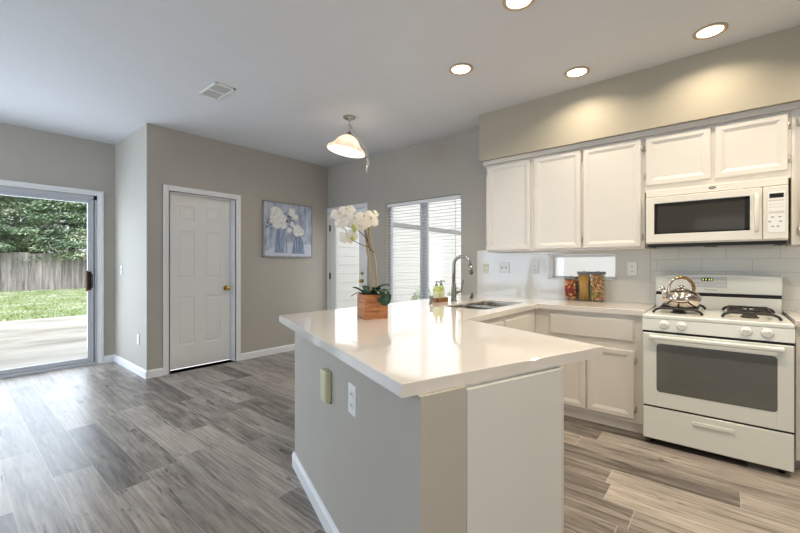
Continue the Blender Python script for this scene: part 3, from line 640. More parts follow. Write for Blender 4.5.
# countertop (one continuous slab) with the sink cut-out
d = thing('countertop', 'glossy white quartz countertop running from the peninsula around the sink to the stove', 'countertop', (-1.5, 2.5, 0.88))
mb = MB('quartz'); SX0, SX1, SY0, SY1 = -1.77, -1.368, 2.59, 3.345
bm = mb.bm
outer = [tuple(A), tuple(B), tuple(C), tuple(J), (-1.245, 3.300), (-0.456, 3.300), (-0.456, YB-0.001), (-2.262, YB-0.001)]
rr = 0.05; hole = []
for cx, cy, a0_ in ((SX1-rr, SY1-rr, 0), (SX0+rr, SY1-rr, 90), (SX0+rr, SY0+rr, 180), (SX1-rr, SY0+rr, 270)):
    for k in range(5): a = R(a0_+22.5*k); hole.append((cx+rr*math.cos(a), cy+rr*math.sin(a)))
for z, up in ((0.92, 1), (0.88, 0)):
    vo = [bm.verts.new((*p, z)) for p in outer]; vh = [bm.verts.new((*p, z)) for p in hole]
    es = [bm.edges.new((vo[i], vo[(i+1) % len(vo)])) for i in range(len(vo))] + [bm.edges.new((vh[i], vh[(i+1) % len(vh)])) for i in range(len(vh))]
    bmesh.ops.triangle_fill(bm, use_beauty=True, use_dissolve=False, edges=es, normal=(0, 0, 1 if up else -1))
    if up: to, th = vo, vh
    else: bo, bh = vo, vh
for t_, b_ in ((to, bo), (th, bh)):
    for i in range(len(t_)): j = (i+1) % len(t_); bm.faces.new((b_[i], b_[j], t_[j], t_[i]))
bmesh.ops.recalc_face_normals(bm, faces=bm.faces)
te = [e for e in bm.edges if len(e.link_faces) == 2 and all(v.co.z > 0.9 for v in e.verts) and abs(e.link_faces[0].normal.z - e.link_faces[1].normal.z) > 0.5]
bmesh.ops.bevel(bm, geom=te, offset=0.002, segments=1, affect='EDGES')
build(mb, 'counter_slab', d)
d = thing('countertop', 'short white quartz countertop cut by the right edge, right of the stove', 'countertop', (0.6, 3.6, 0.88))
mb = MB('quartz'); mb.box((0.318, 3.300, 0.88), (0.95, YB-0.001, 0.92), 0.002); build(mb, 'counter_slab', d)

# sink
d = thing('kitchen_sink', 'stainless steel double bowl sink sunk into the peninsula countertop', 'sink', ((SX0+SX1)/2, (SY0+SY1)/2, 0.72))
def bowl(y0, y1):
    mb = MB('steel'); rings = []
    for ins, z in ((0.0012, 0.906), (0.0022, 0.878), (0.006, 0.76), (0.03, 0.715)):
        x0, x1, ya_, yb_ = SX0+ins, SX1-ins, y0+ins, y1-ins; r_ = 0.05; ring = []
        for cx, cy, a0_ in ((x1-r_, yb_-r_, 0), (x0+r_, yb_-r_, 90), (x0+r_, ya_+r_, 180), (x1-r_, ya_+r_, 270)):
            for k in range(5): a = R(a0_+22.5*k); ring.append(mb.bm.verts.new((cx+r_*math.cos(a), cy+r_*math.sin(a), z)))
        rings.append(ring)
    for a, b in zip(rings, rings[1:]):
        for i in range(20): mb._fin([mb.bm.faces.new((b[i], b[(i+1) % 20], a[(i+1) % 20], a[i]))], True)
    mb._fin([mb.bm.faces.new(rings[-1])])
    mb.use('nickel'); mb.cyl(((SX0+SX1)/2, (y0+y1)/2, 0.7155), ((SX0+SX1)/2, (y0+y1)/2, 0.719), 0.045, 20)
    return build(mb, 'bowl', d)
bowl(SY0, 2.955); bowl(2.985, SY1)
mb = MB('steel'); mb.box((SX0+0.002, 2.953, 0.80), (SX1-0.002, 2.987, 0.903), 0.008, seg=3); build(mb, 'divider', d)

# faucet
fx, fy = -1.925, 3.05
d = thing('kitchen_faucet', 'tall brushed nickel gooseneck faucet behind the sink', 'faucet', (fx, fy, 0.92))
mb = MB('nickel'); mb.lathe([(0.030, 0), (0.030, 0.006), (0.025, 0.012), (0.025, 0.06), (0.024, 0.12), (0.019, 0.16), (0.016, 0.17)], (fx, fy, 0.92), 20, caps=(True, True)); build(mb, 'faucet_body', d)
pts = [(fx, fy, 1.08), (fx, fy, 1.20), (fx, fy, 1.25)] + [(fx+0.085-0.085*math.cos(a), fy, 1.255+0.075*math.sin(a)) for a in [R(q) for q in range(10, 171, 16)]] + [(fx+0.172, fy, 1.245)]
mb = MB('nickel'); mb.tube(pts, 0.0155, 14); build(mb, 'spout', d)
mb = MB('nickel'); mb.tube([(fx+0.172, fy, 1.25), (fx+0.176, fy, 1.22), (fx+0.184, fy, 1.175)], [0.0165, 0.018, 0.020], 14); mb.use('slot'); mb.cyl((fx+0.184, fy, 1.177), (fx+0.186, fy, 1.170), 0.015, 14); build(mb, 'spray_head', d)
mb = MB('nickel'); mb.tube([(fx+0.01, fy+0.015, 0.99), (fx+0.04, fy+0.04, 1.005), (fx+0.05, fy+0.05, 1.02)], 0.011, 10); mb.tube([(fx+0.048, fy+0.05, 1.01), (fx+0.054, fy+0.055, 1.06), (fx+0.062, fy+0.062, 1.11)], [0.008, 0.007, 0.009], 10); build(mb, 'lever', d)
d = thing('soap_dispenser', 'short dark metal cap dispenser on the countertop left of the wooden tray', 'dispenser', (-1.925, 2.69, 0.92))
mb = MB('nickel'); mb.lathe([(0.022, 0), (0.022, 0.005), (0.014, 0.010), (0.013, 0.055), (0.017, 0.058), (0.017, 0.066), (0.010, 0.070)], (-1.925, 2.69, 0.92), 16, caps=(True, True)); build(mb, 'cap', d)
d = thing('air_gap', 'small chrome air gap cap on the countertop right of the faucet', 'air gap cap', (-1.94, 3.40, 0.92))
mb = MB('nickel'); mb.lathe([(0.020, 0), (0.020, 0.05), (0.017, 0.058), (0.006, 0.061)], (-1.94, 3.40, 0.92), 16, caps=(True, True)); mb.use('slot'); mb.box((-1.93, 3.376, 0.928), (-1.918, 3.386, 0.955)); build(mb, 'cap', d)
tx, ty = -1.99, 2.90
d = thing('wooden_tray', 'small brown wooden tray holding two soap bottles by the faucet', 'tray', (tx, ty, 0.92))
mb = MB('tray'); t0 = 0.008; L2, W2 = 0.085, 0.045
mb.box((tx-W2, ty-L2, 0.92), (tx+W2, ty+L2, 0.928)); mb.box((tx-W2, ty-L2, 0.928), (tx-W2+t0, ty+L2, 0.958), 0.001); mb.box((tx+W2-t0, ty-L2, 0.928), (tx+W2, ty+L2, 0.958), 0.001); mb.box((tx-W2, ty-L2, 0.928), (tx+W2, ty-L2+t0, 0.958), 0.001); mb.box((tx-W2, ty+L2-t0, 0.928), (tx+W2, ty+L2, 0.958), 0.001)
build(mb, 'tray_body', d)
def soap(y, label, hh):
    d = thing('soap_bottle', label, 'soap bottle', (tx, y, 0.928), 0, 'soap bottles in the wooden tray')
    mb = MB('soapliq'); mb.lathe([(0.026, 0.002), (0.030, 0.008), (0.030, hh), (0.024, hh+0.014), (0.012, hh+0.022), (0.012, hh+0.030)], (tx, y, 0.928), 20, caps=(True, True)); build(mb, 'bottle', d)
    mb = MB('label'); mb.lathe([(0.0308, 0.025), (0.0308, hh-0.02)], (tx, y, 0.928), 20); build(mb, 'bottle_label', d)
    mb = MB('nickel'); mb.lathe([(0.014, hh+0.028), (0.014, hh+0.042), (0.005, hh+0.046), (0.005, hh+0.062), (0.011, hh+0.064), (0.011, hh+0.072)], (tx, y, 0.928), 14, caps=(True, True)); mb.tube([(tx, y, 0.928+hh+0.066), (tx+0.035, y, 0.928+hh+0.066), (tx+0.04, y, 0.928+hh+0.058)], 0.005, 8); build(mb, 'pump', d)
soap(ty-0.038, 'green soap pump bottle on the left side of the wooden tray', 0.108); soap(ty+0.038, 'pale green soap pump bottle on the right side of the wooden tray', 0.113)

# ------------------------------------------------------------ backsplash
mb = MB('splash').wall((-2.19, YB-0.018, 0.92), (1,0,0), (0,1,0), 1.688, 0.5, 0.0175, [(-1.381+2.19, 1.110-0.92, -0.762+2.19, 1.364-0.92)])
o = build(mb, 'backsplash_slab'); o['kind'] = 'structure'
mb = MB('tile'); mb.box((-0.501, YB-0.016, 0.86), (0.95, YB-0.0005, 1.42)); o = build(mb, 'backsplash_tile'); o['kind'] = 'structure'

def outlet(name, label, cat, c, n, w_=0.072, h_=0.115, kind='outlet', m='plate', group=None):
    """cover plate centred at c with outward normal n"""
    n = Vector(n).normalized(); u = Vector((0, 0, 1)).cross(n); ang = math.atan2(u.y, u.x)
    d = thing(name, label, cat, c, ang, group)
    q = lambda mb: mb
    mb = MB(m); mb.box((-w_/2, -0.007, -h_/2), (w_/2, -0.0005, h_/2), 0.003); build(mb, 'cover_plate', d, False)
    if kind == 'outlet':
        for z in (-0.022, 0.022):
            mb = MB(m); mb.box((-0.017, -0.0095, z-0.014), (0.017, -0.0071, z+0.014), 0.002); mb.use('slot'); mb.box((-0.008, -0.0100, z-0.004), (-0.005, -0.0094, z+0.006)); mb.box((0.005, -0.0100, z-0.004), (0.008, -0.0094, z+0.006)); build(mb, 'socket', d, False)
    elif kind == 'switch2':
        for x in (-0.023, 0.023):
            mb = MB(m); mb.box((x-0.008, -0.0085, -0.016), (x+0.008, -0.0071, 0.016)); mb.use('slot'); mb.box((x-0.0045, -0.011, -0.010), (x+0.0045, -0.0086, 0.010)); build(mb, 'switch_toggle', d, False)
    elif kind == 'switch':
        mb = MB(m); mb.box((-0.006, -0.016, -0.010), (0.006, -0.0071, 0.012), 0.002); build(mb, 'switch_toggle', d, False)
    return d
ys = YB-0.0185
outlet('wall_outlet', 'ivory outlet nearest the left end of the kitchen backsplash', 'outlet', (-2.085, ys, 1.22), (0,-1,0), 0.075, 0.12, 'outlet', 'ivory')
outlet('light_switch', 'double switch plate on the backsplash between two outlets', 'light switch', (-1.855, ys, 1.225), (0,-1,0), 0.118, 0.115, 'switch2')
outlet('wall_outlet', 'white outlet on the backsplash just left of the small window', 'outlet', (-1.512, ys, 1.22), (0,-1,0))
outlet('wall_outlet', 'white outlet on the backsplash right of the pasta jars', 'outlet', (-0.640, ys, 1.218), (0,-1,0), 0.078, 0.12)
outlet('light_switch', 'white switch on the short greige wall beside the patio door', 'light switch', (-5.80, YD-0.0005, 1.19), (0,-1,0), 0.07, 0.115, 'switch')
outlet('wall_outlet', 'white outlet low on the short greige wall beside the closet door', 'outlet', (-5.15, YD-0.0005, 0.40), (0,-1,0))
nI = -NN; pI = W0+UU*0.975
outlet('wall_outlet', 'white outlet on the long side of the peninsula under the countertop', 'outlet', (pI.x, pI.y, 0.712), (nI.x, nI.y, 0), 0.080, 0.122)
pC = W0+UU*0.675
d = thing('wall_box', 'cream plastic box mounted on the long side of the peninsula', 'wall box', (pC.x, pC.y, 0.69), math.atan2(UU.y, UU.x))
mb = MB('cream'); mb.box((-0.042, -0.034, -0.075), (0.042, -0.0005, 0.073), 0.010, seg=3); build(mb, 'box_body', d, False)
mb = MB('cream'); mb.box((-0.043, -0.010, -0.077), (0.043, -0.0004, -0.0755)); build(mb, 'back_plate', d, False)

# ------------------------------------------------------------ range
rx0, rx1, ry = -0.452, 0.306, 3.20
d = thing('gas_range', 'white freestanding gas range with dark oven window', 'stove', ((rx0+rx1)/2, 3.55, 0))
mb = MB('enamel'); mb.box((rx0+0.004, ry+0.03, 0.035), (rx1-0.004, 3.93, 0.878)); mb.use('black'); mb.box((rx0+0.01, ry+0.022, 0.04), (rx1-0.01, ry+0.0295, 0.80)); build(mb, 'range_body', d)
for x in (rx0+0.05, rx1-0.05):
    for y in (ry+0.07, 3.88):
        mb = MB('black'); mb.cyl((x, y, 0), (x, y, 0.035), 0.016); build(mb, 'foot', d)
mb = MB('enamel'); mb.box((rx0, ry-0.004, 0.878), (rx1, 3.84, 0.906), 0.008, seg=3)
for bx0, bx1 in ((-0.400, -0.125), (-0.022, 0.255)):
    mb.use('mwwhite'); mb.box((bx0+0.02, 3.28, 0.9055), (bx1-0.02, 3.80, 0.9068))
build(mb, 'cooktop', d)
mb = MB('enamel')   # sloping control panel
prof = [(ry+0.028, 0.795), (ry-0.014, 0.797), (ry-0.006, 0.877), (ry+0.028, 0.877)]
for a, b in zip(prof, prof[1:]+prof[:1]): mb.face([(rx0, a[0], a[1]), (rx1, a[0], a[1]), (rx1, b[0], b[1]), (rx0, b[0], b[1])])
mb.face([(rx0, *p) for p in prof]); mb.face([(rx1, *p) for p in prof[::-1]]); bmesh.ops.recalc_face_normals(mb.bm, faces=mb.bm.faces); build(mb, 'control_panel', d)
for x in (-0.325, -0.228, 0.093, 0.188):
    mb = MB('enamel'); m_ = Matrix.Translation((x, ry-0.0095, 0.842)) @ Matrix.Rotation(R(90+5), 4, 'X')
    mb.lathe([(0.030, 0), (0.029, 0.006), (0.024, 0.010), (0.022, 0.020), (0.019, 0.023)], n=24, mtx=m_, caps=(True, True)); mb.box((-0.005, -0.018, 0.022), (0.005, 0.018, 0.034), 0.003, m_); build(mb, 'knob', d)
mb = MB('enamel')  # oven door: frame around a window
dz0, dz1, fy0 = 0.277, 0.781, ry-0.018
wx0, wx1, wz0, wz1 = -0.362, 0.226, 0.385, 0.705
mb.box((rx0+0.004, fy0, dz0), (wx0, ry+0.02, dz1), 0.004); mb.box((wx1, fy0, dz0), (rx1-0.004, ry+0.02, dz1), 0.004); mb.box((wx0-0.006, fy0, dz0), (wx1+0.006, ry+0.02, wz0), 0.004); mb.box((wx0-0.006, fy0, wz1), (wx1+0.006, ry+0.02, dz1), 0.004)
od = build(mb, 'oven_door', d)
mb = MB('dglass'); rc = 0.022; rp = []
for cx, cz, a0_ in ((wx1+0.006-rc, wz1+0.006-rc, 0), (wx0-0.006+rc, wz1+0.006-rc, 90), (wx0-0.006+rc, wz0-0.006+rc, 180), (wx1+0.006-rc, wz0-0.006+rc, 270)):
    for k in range(6): a = R(a0_+18*k); rp.append((cx+rc*math.cos(a), cz+rc*math.sin(a)))
fr = [(x, fy0-0.0015, z) for x, z in rp]; bk = [(x, fy0+0.005, z) for x, z in rp]; mb.face(fr[::-1]); mb.face(bk)
for i in range(len(rp)): j = (i+1) % len(rp); mb.face([fr[i], fr[j], bk[j], bk[i]])
bmesh.ops.recalc_face_normals(mb.bm, faces=mb.bm.faces); build(mb, 'oven_window', od)
mb = MB('enamel'); mb.box((rx0+0.045, fy0-0.045, 0.742), (rx1-0.045, fy0-0.022, 0.770), 0.009, seg=3)
for x in (rx0+0.06, rx1-0.06): mb.box((x-0.015, fy0-0.03, 0.745), (x+0.015, fy0+0.002, 0.767), 0.004)
build(mb, 'oven_handle', od)
mb = MB('enamel'); mb.box((rx0+0.004, ry-0.014, 0.045), (rx1-0.004, ry+0.02, 0.265), 0.005); dr = build(mb, 'storage_drawer', d)
mb = MB('enamel'); mb.box((-0.172, ry-0.022, 0.195), (0.042, ry-0.013, 0.222), 0.0042, seg=3); mb.use('cabgrey'); mb.box((-0.160, ry-0.0235, 0.199), (0.030, ry-0.0215, 0.207)); build(mb, 'drawer_pull', dr)
mb = MB('black'); mb.box((rx0+0.005, ry-0.008, 0.265), (rx1-0.005, ry+0.02, 0.277)); build(mb, 'vent_gap', d)
mb = MB('black'); mb.box((rx0+0.002, ry-0.011, 0.7812), (rx1-0.002, ry+0.024, 0.796)); build(mb, 'vent_gap', d)
# backguard
mb = MB('enamel'); n = 16; yF, yK = 3.868, 3.945
top = [(rx0+(rx1-rx0)*i/n, 1.158+0.018*math.sin(math.pi*i/n)**0.6) for i in range(n+1)]
for y, rv in ((yF+0.012, False), (yK, True)):
    f_ = [(rx0, y, 1.032), (rx1, y, 1.032)] + [(x, y, z) for x, z in top[::-1]]
    mb.face(f_[::-1] if rv else f_)
for (xa, za), (xb, zb) in zip(top, top[1:]): mb.face([(xa, yF+0.012, za), (xb, yF+0.012, zb), (xb, yK, zb), (xa, yK, za)])
mb.face([(rx0, yF+0.012, 1.032), (rx0, yF+0.012, top[0][1]), (rx0, yK, top[0][1]), (rx0, yK, 1.032)]); mb.face([(rx1, yF+0.012, 1.032), (rx1, yK, 1.032), (rx1, yK, top[-1][1]), (rx1, yF+0.012, top[-1][1])])
mb.face([(rx0, yF+0.012, 1.032), (rx0, yK, 1.032), (rx1, yK, 1.032), (rx1, yF+0.012, 1.032)])
bmesh.ops.recalc_face_normals(mb.bm, faces=mb.bm.faces)
mb.box((rx0, yF, 0.895), (rx1, yK, 1.008), 0.01, seg=3); mb.use('black'); mb.box((rx0+0.002, yF+0.006, 1.006), (rx1-0.002, yK, 1.033)); bg = build(mb, 'backguard', d)
mb = MB('alum'); mb.box((-0.218, yF+0.0095, 1.076), (0.005, yF+0.0121, 1.158), 0.001)
mb.use('mwwhite')
for i in range(4):
    for j in (0, 1): mb.box((-0.205+i*0.018, yF+0.0085, 1.090+0.035*j), (-0.195+i*0.018, yF+0.0096, 1.098+0.035*j))
for i in range(4):
    for j in (0, 1): mb.box((-0.06+i*0.016, yF+0.0085, 1.090+0.035*j), (-0.051+i*0.016, yF+0.0096, 1.098+0.035*j))
build(mb, 'control_display', bg)
mb = MB('slot'); mb.box((-0.150, yF+0.008, 1.126), (-0.078, yF+0.0094, 1.150)); mb.use('clock')
seg_x = [-0.142, -0.124, -0.104, -0.090]
for x in seg_x: mb.box((x, yF+0.0072, 1.132), (x+0.006, yF+0.0079, 1.145))
build(mb, 'clock_face', bg)
mb = MB('slot'); mb.face([(-0.130, yF+0.0112, 1.058), (-0.118, yF+0.0112, 1.058), (-0.127, yF+0.0112, 1.066)])
for i in range(6): mb.box((-0.114+i*0.0105, yF+0.0108, 1.054), (-0.108+i*0.0105, yF+0.0116, 1.059))
build(mb, 'maker_mark', bg)
# grates and burners
def grate(x0, x1, nm):
    mb = MB('iron'); y0, y1, zt = 3.30, 3.78, 0.945; r = 0.0085
    for y in (y0, y1): mb.tube([(x0, y, 0.912), (x0+0.012, y, 0.932), (x0+0.04, y, zt), (x0+0.10, y, zt), (x1-0.10, y, zt), (x1-0.04, y, zt), (x1-0.012, y, 0.932), (x1, y, 0.912)], [r, r, r, r*0.9, r*0.9, r, r, r], 8)
    for x in (x0+0.035, x1-0.035): mb.tube([(x, y0, zt-0.002), (x, (y0+y1)/2, zt-0.006), (x, y1, zt-0.002)], r, 8)
    ym = (y0+y1)/2; mb.tube([(x0+0.035, ym, zt-0.004), (x1-0.035, ym, zt-0.004)], r, 8)
    xc = (x0+x1)/2
    for yc in (y0+0.12, y1-0.12):
        for dx, dy in ((1, 0), (-1, 0), (0, 1), (0, -1)):
            mb.tube([(xc+dx*0.10, yc+dy*0.12, zt), (xc+dx*0.06, yc+dy*0.07, zt-0.002), (xc+dx*0.025, yc+dy*0.025, zt-0.006)], [r, r*0.9, r*0.7], 8)
    g_ = build(mb, 'burner_grate', d)
    for yc in (y0+0.12, y1-0.12):
        mb = MB('iron'); mb.lathe([(0.048, 0.9068), (0.046, 0.914), (0.036, 0.916), (0.036, 0.924), (0.030, 0.927), (0.004, 0.928)], (xc, yc, 0), 24, caps=(True, True)); build(mb, 'burner', d)
grate(-0.402, -0.122, 'l'); grate(-0.022, 0.258, 'r')

# kettle
kx, ky, kz = -0.247, 3.44, 0.9525
d = thing('tea_kettle', 'polished chrome tea kettle with arched handle on the left burners', 'kettle', (kx, ky, kz), R(38))
mb = MB('chrome'); mb.lathe([(0.078, 0), (0.088, 0.004), (0.102, 0.024), (0.113, 0.048), (0.116, 0.062), (0.112, 0.078), (0.096, 0.100), (0.074, 0.114), (0.050, 0.118)], (0, 0, 0), 40, caps=(True, True)); build(mb, 'kettle_body', d, False)
mb = MB('chrome'); mb.lathe([(0.052, 0.118), (0.050, 0.124), (0.030, 0.131), (0.008, 0.134), (0.008, 0.139), (0.018, 0.144), (0.018, 0.150), (0.006, 0.155)], (0, 0, 0), 30, caps=(True, True)); build(mb, 'lid', d, False)
mb = MB('chrome'); mb.tube([(-0.095, 0, 0.065), (-0.118, 0, 0.090), (-0.132, 0, 0.120)], [0.020, 0.017, 0.014], 14); mb.ball((-0.134, 0, 0.128), 0.019, 14); mb.tube([(-0.134, 0, 0.130), (-0.158, 0, 0.133)], [0.010, 0.003], 8); build(mb, 'spout', d, False)
ha = [R(a) for a in range(-12, 193, 12)]
hp = [(-0.001-0.088*math.cos(math.pi-a), 0, 0.125+0.086*math.sin(a)) for a in ha]
mb = MB('chrome'); mb.tube(hp[11:]+[(-0.092, 0, 0.085)], 0.009, 10); build(mb, 'handle_bracket', d, False)
mb = MB('chrome'); mb.tube([(0.086, 0, 0.085), (0.088, 0, 0.110)], 0.009, 8); build(mb, 'handle_bracket', d, False)
mb = MB('bronze'); mb.tube(hp[:12], [0.009]+[0.0115]*10+[0.009], 12); build(mb, 'handle_grip', d, False)

# ------------------------------------------------------------ microwave
mx0, mx1, my = -0.487, 0.314, 3.60
d = thing('microwave', 'white over-range microwave with dark window hung under the short cabinet', 'microwave', ((mx0+mx1)/2, 3.8, 1.41))
mb = MB('mwwhite'); mb.box((mx0, my+0.02, 1.418), (mx1, YB-0.02, 1.836), 0.002); build(mb, 'microwave_body', d)
mb = MB('mwwhite'); mb.box((mx0, my, 1.786), (mx1, my+0.02, 1.837), 0.004); fp = build(mb, 'vent_panel', d)
mb = MB('slot'); mb.box((mx0+0.003, my+0.004, 1.7805), (mx1-0.003, my+0.0195, 1.7855)); build(mb, 'gap_shade_strip', d)  # dark strip standing in for the shade inside the gap
mb = MB('slot'); mb.lathe([(0.021, 0), (0.021, 0.002)], n=24, mtx=Matrix.Translation((-0.077, my, 1.814)) @ Matrix.Rotation(R(90), 4, 'X'), caps=(True, True), sy=0.42); mb.use('mwwhite')
for i in range(6): mb.box((-0.090+i*0.0046, my-0.003, 1.811), (-0.087+i*0.0046, my-0.0018, 1.8165))
build(mb, 'maker_badge', fp)
mb = MB('slot'); mb.box((mx0+0.01, my+0.03, 1.394), (mx1-0.006, YB-0.06, 1.4175)); mb.use('nickel'); mb.box((mx0+0.06, my+0.06, 1.391), (-0.13, 3.9, 1.3945)); mb.box((-0.05, my+0.06, 1.391), (mx1-0.06, 3.9, 1.3945)); build(mb, 'underside_vent', d)
ww0, ww1, wv0, wv1 = -0.428, 0.124, 1.492, 1.727
mb = MB('mwwhite'); mb.box((mx0+0.002, my-0.02, 1.425), (ww0, my+0.018, 1.780), 0.004); mb.box((ww1, my-0.02, 1.425), (0.186, my+0.018, 1.780), 0.004); mb.box((ww0-0.005, my-0.02, 1.425), (ww1+0.005, my+0.018, wv0), 0.004); mb.box((ww0-0.005, my-0.02, wv1), (ww1+0.005, my+0.018, 1.780), 0.004)
md = build(mb, 'microwave_door', d)
mb = MB('black'); f = 0.018; y_ = my-0.0185
for a, b in (((ww0, wv0), (ww0+f, wv1)), ((ww1-f*1.4, wv0), (ww1, wv1)), ((ww0, wv0), (ww1, wv0+f*0.7)), ((ww0, wv1-f), (ww1, wv1))): mb.box((a[0], y_, a[1]), (b[0], y_+0.004, b[1]))
build(mb, 'window_border', md)
mb = MB('mglass'); mb.box((ww0+0.004, y_+0.0042, wv0+0.004), (ww1-0.004, y_+0.008, wv1-0.004)); build(mb, 'door_window', md)
mb = MB('mwwhite'); mb.tube([(0.158, my-0.02, 1.735), (0.158, my-0.042, 1.728), (0.158, my-0.048, 1.70), (0.158, my-0.048, 1.52), (0.158, my-0.042, 1.492), (0.158, my-0.02, 1.485)], [0.010, 0.012, 0.013, 0.013, 0.012, 0.010], 12); build(mb, 'door_handle', md)
mb = MB('mwwhite'); mb.box((0.189, my-0.020, 1.425), (mx1-0.002, my+0.018, 1.780), 0.004); cp = build(mb, 'control_panel', d)
mb = MB('plate'); mb.box((0.212, my-0.0225, 1.470), (0.297, my-0.0201, 1.742), 0.001)
mb.use('cabgrey'); mb.box((0.218, my-0.0232, 1.678), (0.292, my-0.0226, 1.688))
for j, (n_, z) in enumerate(((5, 1.655), (5, 1.636))):
    for i in range(n_): mb.box((0.220+i*0.0148, my-0.0232, z), (0.230+i*0.0148, my-0.0226, z+0.006))
mb.box((0.218, my-0.0232, 1.596), (0.292, my-0.0226, 1.612))
mb.use('kick')
for x, z in ((0.236, 1.568), (0.270, 1.568), (0.222, 1.538), (0.274, 1.538), (0.236, 1.505), (0.262, 1.505)): mb.box((x-0.006, my-0.0235, z), (x+0.008, my-0.0226, z+0.009))
build(mb, 'keypad', cp)
mb = MB('black'); mb.box((0.221, my-0.0235, 1.700), (0.290, my-0.0226, 1.730)); build(mb, 'display', cp)

# ------------------------------------------------------------ pasta jars
def jar(x, y, w_, h_, fill, label, kind, name):
    z0 = 0.92; t = 0.003
    d = thing('storage_jar', label, 'jar', (x, y, z0), 0, 'glass pasta jars on the counter')
    r = w_/2
    mb = MB('jarglass'); mb.box((x-r, y-r, z0), (x+r, y+r, z0+h_-0.0265), 0.010, seg=3); build(mb, 'glass_body', d)
    mb = MB('jarlid'); mb.box((x-r*1.02, y-r*1.02, z0+h_-0.026), (x+r*1.02, y+r*1.02, z0+h_), 0.004, seg=2); mb.lathe([(0.008, 0), (0.012, 0.004)], (x, y, z0+h_), 12, caps=(True, True)); build(mb, 'lid', d)
    rn = random.Random(int(w_*1e4)+len(label)); mb = MB(fill[0]); ri = r-0.010
    if kind == 'sticks':
        for i in range(130):
            a, b = rn.uniform(-ri, ri), rn.uniform(-ri, ri); c_, e_ = max(-ri, min(ri, a+rn.gauss(0, 0.012))), max(-ri, min(ri, b+rn.gauss(0, 0.012))); mb.use(rn.choice(fill))
            mb.tube([(x+a, y+b, z0+0.006), (x+(a+c_)/2*0.8, y+(b+e_)/2*0.8, z0+h_*0.45), (x+c_, y+e_, z0+h_-0.030+rn.uniform(-0.008, 0.008))], 0.0022, 5)
    else:
        for i in range(300):
            p = Vector((x+rn.uniform(-ri, ri), y+rn.uniform(-ri, ri), z0+0.012+rn.random()*(h_-0.036))); dv = Vector((rn.gauss(0, 1), rn.gauss(0, 1), rn.gauss(0, 1))).normalized()*0.012
            q0, q1 = p-dv, p+dv
            for q in (q0, q1): q.x = max(x-ri, min(x+ri, q.x)); q.y = max(y-ri, min(y+ri, q.y)); q.z = max(z0+0.010, q.z)
            mb.use(rn.choice(fill)); mb.tube([q0, p+dv.orthogonal()*0.35, q1], [0.0045, 0.0085, 0.0045], 6)
    o = build(mb, name); o['kind'] = 'stuff'; o['label'] = label.replace('glass jar of ', '').split(',')[0]+' filling its glass jar'; o['category'] = 'pasta'
jar(-1.135, 3.885, 0.105, 0.225, ['pastaR', 'pastaY', 'pastaR', 'pastaP'], 'glass jar of red and yellow pasta, shortest of the three jars', 'bits', 'pasta_pieces')
jar(-1.020, 3.890, 0.100, 0.272, ['spag', 'spag', 'pastaY'], 'glass jar of golden spaghetti, middle of the three jars', 'sticks', 'spaghetti_sticks')
jar(-0.900, 3.885, 0.110, 0.272, ['pastaT', 'pastaG', 'pastaT', 'pastaP', 'pastaY'], 'glass jar of tan and green pasta twists, nearest the stove', 'bits', 'pasta_twists')

# ------------------------------------------------------------ potted orchid
ocx, ocy, oz = -1.706, 1.748, 0.92; ang = R(64)
d = thing('potted_orchid', 'white orchid with two tall stems in a wooden cube planter on the peninsula', 'potted plant', (ocx, ocy, oz), 0)
rot = Matrix.Translation((ocx, ocy, oz)) @ Matrix.Rotation(ang, 4, 'Z')
mb = MB('planter'); s_ = 0.076
for k in range(3): mb.box((-s_, -s_, 0.050*k+0.0005), (s_, s_, 0.050*k+0.0495), 0.0015, rot)
mb.bm.faces.ensure_lookup_table(); build(mb, 'planter_box', d)
mb = MB('soil'); mb.box((-s_+0.01, -s_+0.01, 0.1500), (s_-0.01, s_-0.01, 0.155), 0.001, rot); build(mb, 'moss', d)
rtv = Vector((0.7638, 0.6455, 0)); fwv = Vector((-0.6455, 0.7638, 0)); base = Vector((ocx, ocy, oz))
def OP(r, u, f=0.0): return base + rtv*r + fwv*f + Vector((0, 0, u))
def smooth(pts, n=6):
    P = [Vector(p) for p in pts]; P = [2*P[0]-P[1]] + P + [2*P[-1]-P[-2]]; out = []
    for i in range(1, len(P)-2):
        for k in range(n):
            t = k/n; a, b, c, e = P[i-1], P[i], P[i+1], P[i+2]
            out.append(0.5*((2*b)+(-a+c)*t+(2*a-5*b+4*c-e)*t*t+(-a+3*b-3*c+e)*t**3))
    return out+[P[-2]]
st1 = smooth([OP(-0.008, 0.145), OP(-0.012, 0.28, 0.0), OP(-0.030, 0.42, 0.0), OP(-0.045, 0.56, 0.01), OP(-0.04, 0.635, 0.01)])
st2 = smooth([OP(0.018, 0.145), OP(0.025, 0.26, 0.01), OP(0.012, 0.38, 0.01), OP(-0.018, 0.51, 0.0), OP(-0.018, 0.62, 0.0)])
for s1 in (st1, st2):
    mb = MB('stem'); mb.tube(s1, 0.0072, 8)
    for k in (6, 12, 18): mb.tube([s1[k]-Vector((0,0,0.003)), s1[k]+Vector((0,0,0.003))], 0.0085, 8)
    build(mb, 'stem', d)
mb = MB('twig')
tw = smooth([OP(-0.01, 0.42, -0.012), OP(-0.04, 0.50, -0.015), OP(-0.085, 0.545, -0.015), OP(-0.15, 0.575, -0.012), OP(-0.235, 0.60, -0.01)]); mb.tube(tw, [0.003]*(len(tw)-3)+[0.002]*3, 6)
tw2 = smooth([OP(-0.012, 0.44, -0.012), OP(-0.09, 0.47, -0.02), OP(-0.145, 0.51, -0.02), OP(-0.17, 0.56, -0.02)]); mb.tube(tw2, 0.0025, 6)
mb.tube(smooth([OP(0.015, 0.41, -0.01), OP(-0.02, 0.44, -0.012), OP(-0.03, 0.5, -0.012), OP(-0.058, 0.57, -0.012)]), 0.003, 6)
